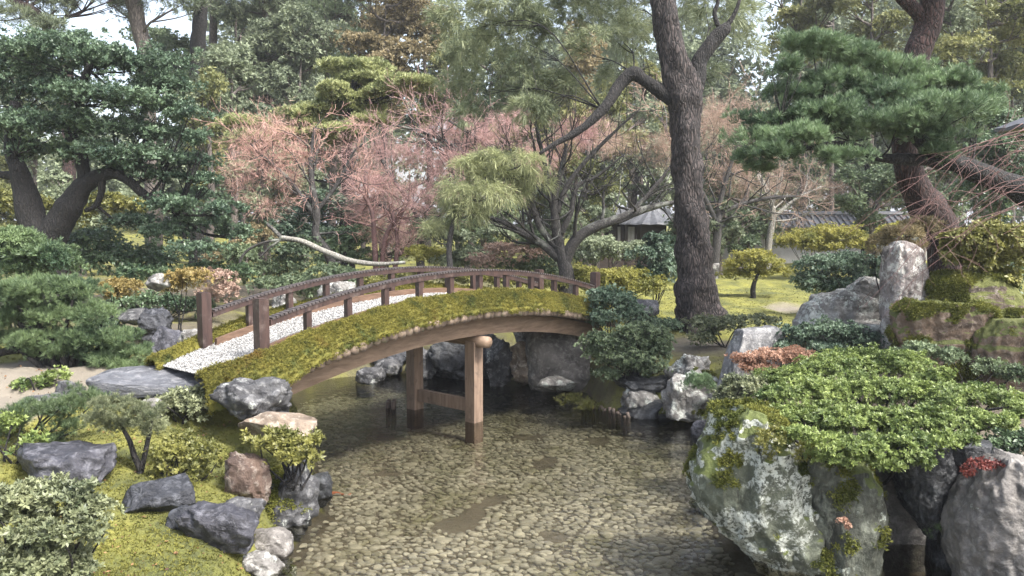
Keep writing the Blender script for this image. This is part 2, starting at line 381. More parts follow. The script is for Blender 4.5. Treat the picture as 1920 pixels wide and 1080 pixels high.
CW = np.vstack([CW, [(-14, 22, 1.4), (0, 27, 1.4), (10, 26, 1.5), (-20, 36, 2.0), (0, 38, 1.8), (16, 36, 1.7), (-30, 60, 3.5), (0, 60, 3.0), (30, 60, 3.0), (16, 14, 2.0), (-12, 8, 1.0), (9, 5, 1.2), (-6, 3, .6), (2.4, 8.6, .25), (3.2, 8.4, .2), (4.2, 8.6, .3), (5.5, 8.6, .3), (7.5, 8, .6), (3.6, 7.4, -.1), (4.6, 7.6, 0), (3, 9.4, .45), (4.2, 9.5, .5), (5.5, 9.5, .7), (8, 9.5, 1.0), (4, 7.2, .1), (6, 7, .3), (6, 11.2, 1.45), (7, 11.5, 1.6), (5, 10.6, .95), (9, 12, 1.8)]])
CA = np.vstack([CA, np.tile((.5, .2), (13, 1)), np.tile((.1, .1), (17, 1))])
def ground_z(x, y, want=False):
    x = np.atleast_1d(np.asarray(x, float)); y = np.atleast_1d(np.asarray(y, float))
    wt = 1 / (((x[:, None] - CW[None, :, 0]) ** 2 + (y[:, None] - CW[None, :, 1]) ** 2) + .12) ** 1.6
    wt /= wt.sum(1, keepdims=True); h = wt @ CW[:, 2]; a = wt @ CA
    d = sdf(x, y); t = np.clip((d + .12) / .75, 0, 1); t = t * t * (3 - 2 * t)
    P = np.stack([x, y, 0 * x], 1)
    z = -.34 * (1 - t) + t * h + t * (.07 * fbm(P * 1.1, 4) + .03 * perlin(P * 4.5))
    return (z, a, d) if want else z
xs = np.concatenate([-np.geomspace(700, 12.2, 22), np.arange(-12, 14, .095), np.geomspace(14.2, 700, 22)])
ys = np.concatenate([-np.geomspace(300, 2, 8), np.arange(2.6, 27, .095), np.geomspace(27.4, 1200, 26)])
X, Y = np.meshgrid(xs, ys); gz, ga, gd = ground_z(X.ravel(), Y.ravel(), True)
far = np.clip((np.hypot(X.ravel(), Y.ravel()) - 60) / 60, 0, 1); gz = gz * (1 - far) + 2.5 * far
nx, ny = len(xs), len(ys); ii = np.arange(nx * ny).reshape(ny, nx)
gq = np.stack([ii[:-1, :-1], ii[:-1, 1:], ii[1:, 1:], ii[1:, :-1]], -1).reshape(-1, 4)

m, n, b, out = newmat('ground_soil_and_moss'); v0 = coord(n)
am = n.nodes.new('ShaderNodeAttribute'); am.attribute_name = 'moss'; ap = n.nodes.new('ShaderNodeAttribute'); ap.attribute_name = 'path'
nA = noise(n, 1.6, 7, .65, v0); nB = noise(n, 16, 6, .7, v0); nC = noise(n, 70, 4, .7, v0)
mossc = mixrgb(n, (.065, .072, .022), (.22, .21, .045), ramp(n, nA, .38, .62)); mossc = mixrgb(n, mossc, (.14, .15, .03), ramp(n, nB, .45, .7))
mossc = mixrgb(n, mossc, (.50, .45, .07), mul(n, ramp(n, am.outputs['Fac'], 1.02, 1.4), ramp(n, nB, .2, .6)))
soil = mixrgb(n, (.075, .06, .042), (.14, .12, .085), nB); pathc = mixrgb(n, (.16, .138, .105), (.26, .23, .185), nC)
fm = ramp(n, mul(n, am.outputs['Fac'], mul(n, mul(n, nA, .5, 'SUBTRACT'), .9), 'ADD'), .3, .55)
fp = ramp(n, mul(n, ap.outputs['Fac'], mul(n, mul(n, nA, .5, 'SUBTRACT'), .6), 'ADD'), .5, .7)
n.links.new(mixrgb(n, mixrgb(n, soil, mossc, fm), pathc, fp), b.inputs['Base Color']); b.inputs['Roughness'].default_value = .95
bump(n, b, mul(n, mul(n, nB, .6), mul(n, nC, .4), 'ADD'), .9, .05)
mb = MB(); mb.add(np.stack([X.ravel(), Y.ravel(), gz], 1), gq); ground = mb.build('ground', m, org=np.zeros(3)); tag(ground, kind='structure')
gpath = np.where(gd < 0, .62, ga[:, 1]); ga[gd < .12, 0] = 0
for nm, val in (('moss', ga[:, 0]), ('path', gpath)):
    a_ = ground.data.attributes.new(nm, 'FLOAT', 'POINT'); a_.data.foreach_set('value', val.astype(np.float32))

def hit(px, py, lo=4.5, hi=34.0):                      # distance at which the sight line through a pixel meets the ground
    D = np.arange(lo, hi, .03); r = ray(px, py); x = r[0] / r[1] * D; z = CZ + r[2] / r[1] * D
    k = np.nonzero(ground_z(x, D) > z)[0]; return float(D[k[0]]) if len(k) else hi
# water: clear, tinted, faint ripples
m, n, b, out = newmat('pond_water'); n.nodes.remove(b)
tr = n.nodes.new('ShaderNodeBsdfTransparent'); tr.inputs[0].default_value = (.83, .83, .78, 1)
gl = n.nodes.new('ShaderNodeBsdfGlossy'); gl.inputs['Roughness'].default_value = .085
fr = n.nodes.new('ShaderNodeFresnel'); fr.inputs['IOR'].default_value = 1.55
v0 = coord(n, (1, 1.6, 1)); h = mul(n, noise(n, 5.5, 3, .5, v0, .4), mul(n, noise(n, 17, 2, .5, v0), .35), 'ADD')
bp = n.nodes.new('ShaderNodeBump'); bp.inputs['Strength'].default_value = .26; bp.inputs['Distance'].default_value = .05; n.links.new(h, bp.inputs['Height'])
n.links.new(bp.outputs[0], gl.inputs['Normal']); n.links.new(bp.outputs[0], fr.inputs['Normal'])
lw = n.nodes.new('ShaderNodeLayerWeight'); lw.inputs['Blend'].default_value = .5   # far water's darkening put into the tint by view angle, so reflections show
n.links.new(mixrgb(n, (.86, .85, .77), (.30, .31, .24), ramp(n, lw.outputs['Facing'], .62, .80)), tr.inputs[0])
mx = n.nodes.new('ShaderNodeMixShader'); n.links.new(fr.outputs[0], mx.inputs[0]); n.links.new(tr.outputs[0], mx.inputs[1]); n.links.new(gl.outputs[0], mx.inputs[2])
n.links.new(mx.outputs[0], out.inputs['Surface'])
mb = MB(); mb.add([(-7, 2, 0), (8, 2, 0), (8, 17.5, 0), (-7, 17.5, 0)], [[0, 1, 2, 3]]); tag(mb.build('water', m), kind='structure')

# cobbles on the pond bed (nobody could count them)
m, n, b, out = newmat('cobbles'); a_ = n.nodes.new('ShaderNodeAttribute'); a_.attribute_name = 'tint'
c_ = mixrgb(n, (.215, .20, .165), (.50, .47, .395), a_.outputs['Fac']); c_ = mixrgb(n, c_, (.17, .16, .09), ramp(n, noise(n, 1.4, 6, .65, coord(n)), .48, .70))
n.links.new(c_, b.inputs['Base Color']); b.inputs['Roughness'].default_value = .7
mb = MB(); gx, gy = np.meshgrid(np.arange(-6.5, 7.5, .078), np.arange(4.6, 16.5, .064)); gx[1::2] += .039
gx = (gx + rng.uniform(-.034, .034, gx.shape)).ravel(); gy = (gy + rng.uniform(-.03, .03, gy.shape)).ravel()
k = (sdf(gx, gy) < .05) & (np.abs(gx) < gy * .70 + .3) & (perlin(np.stack([gx, gy, 0 * gx], 1) * 1.1) > -.46); gx, gy = gx[k], gy[k]; N = len(gx)
iv, iff = ico(2); dz = ground_z(gx, gy)
S = np.stack([rng.uniform(.029, .047, N), rng.uniform(.023, .037, N), rng.uniform(.010, .022, N)], 1) * np.exp(rng.normal(0, .24, (N, 1)))
ang = rng.normal(scale=.5, size=N); ca, sa = np.cos(ang)[:, None], np.sin(ang)[:, None]
V = np.sign(iv[None]) * np.abs(iv[None]) ** rng.uniform(.7, 1.0, (N, 1, 1)) * S[:, None]
V = V * (1 + .16 * np.sin(iv[None, :, 0] * 2.1 + iv[None, :, 1] * 3 + rng.uniform(0, 6, (N, 1))))[..., None]
W3 = np.stack([V[..., 0] * ca - V[..., 1] * sa + gx[:, None], V[..., 0] * sa + V[..., 1] * ca + gy[:, None], V[..., 2] + np.maximum(dz, -.36)[:, None] + .006], -1)
mb.add(W3.reshape(-1, 3), (iff[None] + (np.arange(N) * len(iv))[:, None, None]).reshape(-1, 3), t=np.repeat(np.clip(rng.normal(.5, .32, N), 0, 1), len(iv)))
tag(mb.build('pond_pebbles', m, org=np.zeros(3)), 'flat buff cobbles covering the shallow pond bed', 'pebbles', kind='stuff')

# ---------------------------------------------------------------- the bridge
wood = woodmat('bridge_wood', (.075, .042, .026), (.17, .105, .07), (5, 5, 30), .6, .3)
wood_d = woodmat('weathered_dark_wood', (.020, .012, .011), (.068, .038, .031), (14, 14, 3), .5, .35, (.11, .085, .075))
beamw = woodmat('beam_wood', (.13, .085, .055), (.27, .19, .13), (4, 4, 22), .65, .25)
capw = woodmat('rail_cap_wood', (.026, .021, .021), (.105, .088, .084), (30, 30, 30), .45, .3)
logw = woodmat('log_wood', (.09, .065, .05), (.22, .165, .12), (16, 16, 16), .8, .4, (.10, .11, .05))
pierw = woodmat('pier_wood', (.12, .08, .055), (.26, .185, .135), (18, 18, 2.0), .7, .35, (.07, .055, .04))
BO = np.array((-1.21, 12.28, 0)); BU = np.array((.65, .76, 0)); BV = np.array((.76, -.65, 0)); BZ = np.array((0, 0, 1.))
def B(u, v, z): return BO + np.multiply.outer(np.asarray(u, float), BU) + np.multiply.outer(np.asarray(v, float), BV) + np.multiply.outer(np.asarray(z, float), BZ)
def zd(u): return 1.87 - .42 * (np.asarray(u, float) / 3.3) ** 2
bridge = thing('footbridge', BO, 'arched wooden footbridge with mossy verges and white gravel deck spanning the pond', 'bridge')
def sweep(mb, us, v0, v1, z0, z1):                     # a bar of rectangular section following the arch; z0, z1 are functions
    us = np.asarray(us, float); R = [B(us, np.full_like(us, v), z(us)) for v, z in ((v0, z0), (v1, z0), (v1, z1), (v0, z1))]
    v = np.stack(R, 1).reshape(-1, 3); m_ = len(us); i = np.arange(m_ - 1)[:, None] * 4; j = np.arange(4)[None]
    q = np.stack([i + j, i + (j + 1) % 4, i + 4 + (j + 1) % 4, i + 4 + j], -1).reshape(-1, 4)
    mb.add(v, q, [[3, 2, 1, 0]], [[(m_ - 1) * 4 + k_ for k_ in range(4)]])
uu = np.linspace(-3.55, 3.55, 49)
for sg in (1, -1):
    mb = MB(); sweep(mb, np.linspace(-3.3, 3.4, 41), sg * .64, sg * .80, lambda u: zd(u) - .53, lambda u: zd(u) - .272); mb.build('beam', beamw, bridge, smooth=False)
    mb = MB(); sweep(mb, np.linspace(-3.32, 3.4, 41), sg * .56, sg * .505, lambda u: zd(u) - .02, lambda u: zd(u) + .10); mb.build('kerb_board', wood, bridge, smooth=False)
    mb = MB(); ru = np.linspace(-3.31, 3.33, 61); sweep(mb, ru, sg * .65 - .055, sg * .65 + .055, lambda u: zd(u) + .365, lambda u: zd(u) + .432); hr = mb.build('handrail', wood_d, bridge, smooth=False)
    mb = MB()
    for u in np.arange(-3.27, 3.33, .056):
        tu = BU - BZ * (.84 * u / 3.3 ** 2); box(mb, B(u, sg * .65, zd(u) + .441), tu * .020, BV * .066, BZ * (.012 + rng.uniform(-.001, .001)), t=rng.random())
    cap = mb.build('rail_cap', capw, bridge, smooth=False)
    for u in np.arange(-2.76, 3.1, .62):
        mb = MB(); z0, z1 = zd(u) - .14, zd(u) + .372; box(mb, B(u, sg * .65, (z0 + z1) / 2), BU * .038, BV * .038, BZ * (z1 - z0) / 2); mb.build('baluster', wood_d, bridge, smooth=False)
    for u in (-3.40, 3.42):
        mb = MB(); z0, z1 = zd(u) - .35, zd(u) + .70; box(mb, B(u, sg * .65, (z0 + z1) / 2), BU * .066, BV * .066, BZ * (z1 - z0) / 2)
        box(mb, B(u, sg * .65, z1 + .006), BU * .056, BV * .056, BZ * .008)
        nw = mb.build('newel_post', wood_d, bridge, smooth=False)
    mb = MB(); box(mb, B(.2, sg * .66, .35), BU * .096, BV * .096, BZ * .88); po = mb.build('pier_post', pierw, bridge, smooth=False)
    # moss verge: a bulging bank of moss on the log ends
    lu = np.linspace(-4.05, 3.5, 190); t = np.linspace(0, 1, 15); UU, TT = np.meshgrid(lu, t, indexing='ij')
    e = np.clip((-3.3 - UU) / .75, 0, 1) if sg > 0 else np.clip((-3.75 - UU) / .3, 0, 1) * .3
    vin = .655 - .30 * e ** 1.2; vout = 1.10 + .06 * np.clip((-2.6 - UU) / .7, 0, 1) - .55 * e ** 2
    VV = vin + (vout - vin) * TT
    hz = .012 + .115 * np.sin(np.pi * TT ** .8) ** .8 - .165 * TT ** 3.5 - (.14 + .05 * e) * np.clip((-2.9 - UU) / .8, 0, 1) * TT ** 2
    PP = B(UU.ravel(), sg * VV.ravel(), (zd(UU) + hz).ravel()); w_ = .035 * fbm(PP * 3.2, 3) + .022 * np.abs(perlin(PP * 11)); PP[:, 2] += w_ * np.minimum(1, TT.ravel() * 5)
    idx = np.arange(len(PP)).reshape(UU.shape); q = np.stack([idx[:-1, :-1], idx[1:, :-1], idx[1:, 1:], idx[:-1, 1:]], -1).reshape(-1, 4)
    mossl = _lm.get('bm') or leafmat('bridge_moss', (.085, .085, .022), (.25, .225, .05), .85, .15, .15)
    if 'bm' not in _lm:
        _lm['bm'] = mossl; n = mossl.node_tree; pb = n.nodes['Principled BSDF']; src = pb.inputs['Base Color'].links[0].from_socket
        c2_ = mixrgb(n, src, (.15, .085, .025), ramp(n, noise(n, 1.7, 6, .7, coord(n)), .60, .74)); c2_ = mixrgb(n, c2_, (.05, .065, .02), ramp(n, noise(n, 4.5, 6, .7, coord(n)), .50, .66))
        n.links.new(c2_, pb.inputs['Base Color'])
    mb = MB(); tt = np.clip(.45 + .5 * perlin(PP * 1.6) + .15 * perlin(PP * 9), 0, 1); mb.add(PP, q, t=tt * .8)
    NB = 55000; k = rng.integers(0, len(PP), NB); p = PP[k] + rng.normal(scale=.014, size=(NB, 3)); 
    ax = nrm(np.stack([BV[0] * sg * TT.ravel()[k], BV[1] * sg * TT.ravel()[k], np.full(NB, .9)], 1) + rng.normal(scale=.35, size=(NB, 3)))
    blades(mb, p, ax, 4, .2, 1.1, .026, .008, .003, tt[k]); mb.build('moss_verge', mossl, bridge)
mb = MB(); us = np.linspace(-3.98, 3.5, 120); vs = np.linspace(-1, 1, 25); UU, VV = np.meshgrid(us, vs, indexing='ij')
e = np.clip((-3.3 - UU) / .75, 0, 1); V2 = np.where(VV > 0, VV * (.70 - .30 * e ** 1.2), VV * .70)
PP = B(UU.ravel(), V2.ravel(), (zd(UU) + .012).ravel()); PP[:, 2] += .010 * perlin(PP * 18)
idx = np.arange(len(PP)).reshape(UU.shape); q = np.stack([idx[:-1, :-1], idx[1:, :-1], idx[1:, 1:], idx[:-1, 1:]], -1).reshape(-1, 4)
gm, n, b, out = newmat('white_gravel'); vo = n.nodes.new('ShaderNodeTexVoronoi'); vo.inputs['Scale'].default_value = 55; n.links.new(coord(n), vo.inputs['Vector'])
n.links.new(mixrgb(n, (.15, .145, .14), (.47, .465, .45), ramp(n, vo.outputs['Color'], .1, .75)), b.inputs['Base Color']); b.inputs['Roughness'].default_value = .9
bump(n, b, vo.outputs['Distance'], 1.0, -.02)
mb.add(PP, q); 
iv1, if1 = ico(1); NG = 9000; gu = -3.98 + 5.5 * rng.random(NG) ** 1.5; gv = rng.uniform(-.66, .62, NG); kk = gv < .68 - .3 * np.clip((-3.3 - gu) / .75, 0, 1) ** 1.2; gu, gv = gu[kk], gv[kk]; NG = len(gu)
G = B(gu, gv, zd(gu) + .018)[:, None] + iv1[None] * rng.uniform(.006, .014, (NG, 1, 3)); mb.add(G.reshape(-1, 3), (if1[None] + (np.arange(NG) * len(iv1))[:, None, None]).reshape(-1, 3))
mb.build('gravel_deck', gm, bridge)
for u in np.arange(-3.55, 3.52, .128):
    mb = MB(); zz = zd(u) - .195; l0, l1 = 1.09 + rng.uniform(-.02, .03), 1.09 + rng.uniform(-.02, .03); r_ = .062 + rng.uniform(-.008, .001)
    if u < -3.2: l0 = .95
    tube(mb, [B(u, -l1, zz), B(u, -l1 * .5, zz), B(u, l0 * .5, zz), B(u, l0, zz)], [r_, r_ * 1.02, r_, r_], 11, smooth=False, t=rng.random()); mb.build('deck_log', logw, bridge)
mb = MB(); tube(mb, [B(.2, -1.0, 1.24), B(.2, 0, 1.25), B(.2, .96, 1.24)], [.08, .085, .088], 18, 3); mb.build('cross_beam', beamw, bridge)
mb = MB(); box(mb, B(.2, 0, .24), BU * .04, BV * .56, BZ * .095); mb.build('tie_brace', pierw, bridge, smooth=False)
# ---------------------------------------------------------------- rocks
RK = dict(
    grey=rockmat('grey_rock', (.022, .022, .025), (.09, .09, .094), (.24, .24, .24), .5),
    dark=rockmat('dark_slate_rock', (.010, .011, .015), (.034, .036, .044), (.11, .115, .13), .12, 0, rough=.5),
    purple=rockmat('purple_grey_rock', (.014, .014, .019), (.05, .05, .062), (.15, .15, .17), .22, 0, rough=.5),
    pale=rockmat('pale_lichened_rock', (.07, .065, .06), (.24, .23, .215), (.46, .45, .42), .7),
    brown=rockmat('brown_rock', (.045, .028, .022), (.15, .10, .075), (.30, .26, .22), .3, 0),
    tan=rockmat('tan_rock', (.10, .075, .055), (.28, .22, .165), (.45, .40, .33), .35),
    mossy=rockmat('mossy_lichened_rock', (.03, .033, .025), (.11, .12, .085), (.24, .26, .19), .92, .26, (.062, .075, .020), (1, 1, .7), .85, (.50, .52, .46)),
    mossyd=rockmat('mossy_dark_rock', (.02, .022, .018), (.08, .085, .065), (.20, .215, .17), .45, .30, (.055, .068, .018), (1, 1, .5), .8, (.34, .37, .32)),  # darker, less lichened variant of the mossy rock
    brownm=rockmat('mossy_brown_rock', (.04, .026, .018), (.16, .11, .075), (.26, .21, .17), .2, .55, (.055, .062, .014)),
    stand=rockmat('pinkish_lichened_rock', (.10, .085, .08), (.27, .235, .225), (.42, .39, .37), .72, 0, lcol=(.50, .49, .46)),
    cut=rockmat('cut_block_rock', (.05, .05, .055), (.20, .20, .205), (.42, .41, .40), .5, 0),
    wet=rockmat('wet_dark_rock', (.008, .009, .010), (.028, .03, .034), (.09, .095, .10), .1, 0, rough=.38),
    wall=rockmat('smooth_grey_rock', (.07, .065, .06), (.20, .185, .17), (.34, .32, .295), .2, 0),
    ledge=rockmat('moss_topped_rock', (.04, .03, .023), (.14, .105, .08), (.28, .24, .2), .2, .7, (.06, .066, .012)),
    slab=rockmat('stepping_stone', (.05, .052, .06), (.13, .135, .15), (.24, .24, .25), .3, 0, sc3=(1, 1, 4), rough=.5))
L = 'rocks on the left bank'; RB = 'rocks on the right bank'; BR = 'rocks behind the bridge'
def R(label, mt, x0, y0, x1, y1, D, seed, **k):
    if k.get('group') in (L, RB, 'stepping stones') and k.pop('sit', y0 > 690):
        D = float(np.clip(hit((x0 + x1) / 2, y1 - .12 * (y1 - y0)), D * .85, D * 1.15))
    return rock(label, RK[mt], x0, y0, x1, y1, D, seed, **k)
R('dark slate boulder behind the leafy bush at the far left', 'purple', 8, 838, 192, 925, 7.9, 1, group=L, box_=.7, rough=.1)
R('black flat-topped stone under the little leaning pine trunk', 'dark', 228, 904, 364, 972, 7.35, 2, group=L, box_=.55, rough=.07, strata=.03)
R('red-brown upright stone beside the yellow-green azalea on the left bank', 'brown', 420, 846, 505, 950, 7.9, 3, group=L, box_=.6, rough=.12)
R('ridged grey boulder at the waterline below the yellow-green azalea', 'grey', 470, 878, 582, 1005, 7.55, 4, group=L, rough=.16, strata=.04)
R('long purple-grey wedge of rock lying along the moss edge', 'purple', 340, 955, 486, 1050, 7.05, 5, group=L, box_=.62, rough=.1, depth=.6, lean=(-.35, 0))
R('small cracked grey stone on top of the purple-grey wedge', 'grey', 392, 938, 482, 985, 7.35, 6, group=L, rough=.14)
R('olive brown rounded stone at the water edge, below the ridged boulder', 'wall', 452, 1002, 542, 1056, 6.95, 7, group=L, rough=.08, cuts=5)
R('small pale pointed stone at the bottom edge by the water', 'pale', 440, 1044, 520, 1092, 6.6, 8, group=L, rough=.12)
R('tiny moss capped stone standing in the shallows at the bottom edge', 'mossy', 515, 1060, 552, 1092, 6.65, 9, group=L, rough=.1, sub=4)
R('dark wet block jutting into the water next to the koi', 'wet', 560, 892, 620, 955, 7.75, 10, group=L, box_=.55, rough=.07)
R('low grey stone hidden under the purple wedge beside the black stone', 'dark', 300, 950, 372, 995, 7.3, 11, group=L, rough=.1, sub=4)
R('big pale boulder against the mossy near end of the bridge', 'grey', 408, 716, 545, 785, 8.55, 12, group=L, sit=False, rough=.16, strata=.03, box_=.68)
R('flat cream slab lying on the bank below the pale boulder', 'tan', 445, 776, 582, 822, 8.15, 13, group=L, sit=False, box_=.5, rough=.06, depth=.8)
R('broad flat stepping stone at the foot of the gravel deck', 'slab', 165, 700, 395, 745, 9.35, 14, group='stepping stones', name='stepping_stone', cat='stepping stone', box_=.5, rough=.05, depth=.65)
R('small rounded pale stone at the left end of the stepping stone', 'grey', 92, 715, 150, 752, 9.0, 15, group=L, rough=.1, sub=4)
R('low grey stone in the path edge under the pine shrub', 'grey', 30, 742, 110, 776, 8.9, 16, group=L, rough=.1, sub=4)
R('pale stone half hidden beneath the little pine in front of the stepping stone', 'pale', 248, 752, 312, 790, 8.75, 17, group=L, rough=.12, sub=4)
R('upright blue-grey stone left of the far newel post', 'purple', 284, 612, 342, 672, 11.6, 18, group=L, box_=.6, rough=.09)
R('layered dark stone behind the blue-grey upright stone', 'dark', 248, 578, 312, 640, 12.4, 19, group=L, rough=.12, strata=.05)
R('whitish stone tucked right behind the far newel post', 'pale', 336, 618, 384, 660, 11.4, 20, group=L, rough=.12, sub=4)
R('pale stone wrapped by the orange clipped shrub', 'pale', 272, 514, 318, 545, 12.9, 21, group=L, rough=.12, sub=4)
R('low grey ledge above the layered dark stone', 'grey', 205, 580, 290, 606, 12.8, 22, group=L, rough=.12, sub=4)
R('pale boulder seen through the left part of the bridge railing', 'pale', 508, 548, 560, 590, 14.2, 50, group=BR, rough=.12)
R('broad pale boulder between the two railings of the bridge', 'pale', 596, 530, 668, 572, 15.5, 51, group=BR, rough=.12)
# behind and under the bridge
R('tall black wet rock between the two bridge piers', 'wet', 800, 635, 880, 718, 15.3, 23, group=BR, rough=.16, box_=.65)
R('white veined dark rock left of the black one under the bridge', 'grey', 760, 640, 818, 715, 15.4, 24, group=BR, rough=.15)
R('small grey rock at the far waterline under the beam', 'grey', 668, 690, 722, 722, 15.0, 25, group=BR, rough=.13, sub=4)
R('flat small stone at the far waterline left of the pier', 'grey', 700, 676, 758, 704, 15.6, 26, group=BR, rough=.13, sub=4)
R('knobbly brown-grey rock right of the near pier', 'grey', 905, 640, 968, 722, 14.6, 27, group=BR, rough=.17)
R('rounded tan rock beside the smooth abutment stone', 'tan', 948, 628, 1022, 714, 14.5, 28, group=BR, rough=.11)
R('pale block on top of the tan rock under the arch', 'pale', 960, 610, 1020, 650, 14.9, 29, group=BR, rough=.1, sub=4)
R('large smooth grey abutment stone under the far end of the bridge', 'wall', 990, 612, 1108, 728, 14.3, 30, group=BR, box_=.5, rough=.05, cuts=5)
R('low pale stone at the foot of the abutment stone', 'pale', 1006, 706, 1080, 734, 13.6, 31, group=BR, rough=.1, sub=4)
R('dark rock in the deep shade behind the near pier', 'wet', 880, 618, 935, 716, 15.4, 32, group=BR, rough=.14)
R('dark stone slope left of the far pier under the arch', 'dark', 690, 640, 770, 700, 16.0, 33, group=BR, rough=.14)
# right bank
R('white undercut stone over the dark hollow at the water', 'pale', 1172, 722, 1250, 772, 12.4, 34, group=RB, box_=.6, rough=.1, strata=.03)
R('black rock in the hollow beneath the white undercut stone', 'wet', 1160, 748, 1262, 800, 12.7, 35, group=RB, rough=.1)
R('long dark stone lying above the white undercut stone', 'wet', 1150, 700, 1275, 732, 12.8, 36, group=RB, rough=.1)
R('broad pale rock with a white lichen face left of the cut stone', 'pale', 1250, 700, 1350, 800, 11.8, 37, sit=False, group=RB, box_=.6, rough=.12)
R('jagged whitish rock above the broad pale one', 'pale', 1262, 672, 1345, 728, 12.2, 38, group=RB, rough=.17)
R('flat-topped cut stone block standing upright like a table', 'cut', 1345, 614, 1472, 735, 11.6, 39, group=RB, box_=.26, rough=.03, cuts=3, depth=.6, rot=.5, sit=False)
R('purple stone at the waterline in front of the lichen boulder', 'purple', 1300, 790, 1352, 852, 10.4, 40, group=RB, rough=.09)
R('low dark rock at the right waterline below the purple stone', 'brown', 1308, 838, 1350, 875, 9.6, 41, group=RB, rough=.1, sub=4)
R('flat dark stone set at the right end of the bridge path', 'dark', 1176, 562, 1236, 590, 14.6, 42, group=RB, box_=.5, rough=.06)
prock('layered grey rock below the tall pale standing stone', RK['pale'], [(546, 1580, 1640), (558, 1532, 1668), (600, 1508, 1670), (640, 1498, 1668), (690, 1500, 1660)], 12.3, .5, 43, .07, strata=.9)
R('pointed white rock leaning on the tall standing stone', 'pale', 1590, 516, 1668, 580, 12.2, 44, group=RB, rough=.13)
R('thin pale ledge of rock under the layered grey rock', 'pale', 1570, 604, 1680, 640, 11.9, 45, group=RB, rough=.12, sub=4)
prock('tall pale lichened standing stone on the right', RK['stand'], [(452, 1682, 1702), (466, 1669, 1732), (520, 1666, 1744), (580, 1664, 1738), (640, 1664, 1716), (700, 1662, 1702)], 11.2, .3, 46, .07)
prock('low moss-topped ledge below the green shrub at far right', RK['ledge'], [(516, 1790, 1880), (528, 1748, 1912), (560, 1738, 1930), (585, 1742, 1940), (610, 1760, 1940)], 11.0, .5, 47, .05, strata=.6)
prock('moss-draped brown rock face above the big azalea', RK['brownm'], [(570, 1720, 1850), (586, 1692, 1885), (640, 1690, 1896), (690, 1725, 1900), (760, 1750, 1900)], 10.5, .4, 48, .07, strata=.6)
prock('brown rock face at the right edge above the azalea', RK['brownm'], [(600, 1870, 1940), (630, 1840, 1990), (740, 1815, 2000), (830, 1815, 2000)], 10.2, .4, 49, .07, strata=.5)
# foreground right
prock('huge mossy lichen-covered boulder leaning out over the water', RK['mossy'], [(764, 1388, 1420), (785, 1354, 1462), (830, 1338, 1530), (870, 1318, 1560), (905, 1305, 1575), (950, 1312, 1590), (985, 1335, 1600), (1015, 1375, 1600), (1060, 1425, 1610), (1120, 1460, 1610), (1200, 1480, 1600)], 6.9, .62, 60, .10)
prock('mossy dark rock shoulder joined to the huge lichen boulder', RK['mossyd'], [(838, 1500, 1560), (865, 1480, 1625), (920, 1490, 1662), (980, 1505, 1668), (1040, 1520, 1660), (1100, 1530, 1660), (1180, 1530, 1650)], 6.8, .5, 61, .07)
prock('black hanging rock over the little water cave', RK['wet'], [(830, 1680, 1800), (880, 1690, 1800), (930, 1700, 1790), (970, 1715, 1775), (998, 1738, 1762), (1010, 1747, 1755)], 6.75, .3, 62, .10)
R('dark wet rock roof behind the hanging rock', 'wet', 1600, 830, 1990, 935, 7.3, 63, sit=False, group=RB, rough=.1, sub=5, box_=.6, depth=.6, bury=0)
prock('smooth pale grey rock slab filling the bottom right corner', RK['wall'], [(862, 1885, 1925), (890, 1862, 1990), (930, 1838, 2030), (980, 1816, 2050), (1040, 1812, 2060), (1100, 1828, 2070), (1180, 1840, 2080)], 6.2, .45, 64, .075)
prock('narrow dark column of rock left of the pale slab', RK['wet'], [(830, 1770, 1860), (900, 1785, 1860), (980, 1772, 1845), (1060, 1766, 1835), (1140, 1766, 1835)], 6.75, .3, 65, .09)
prock('smooth grey back wall of the little water cave', RK['wall'], [(880, 1590, 1900), (960, 1590, 1900), (1060, 1590, 1900), (1110, 1590, 1900)], 7.35, .12, 66, .03)
R('mossy small stone in the water left of the huge boulder', 'mossy', 1298, 938, 1330, 968, 8.5, 67, group=RB, rough=.1, sub=4)

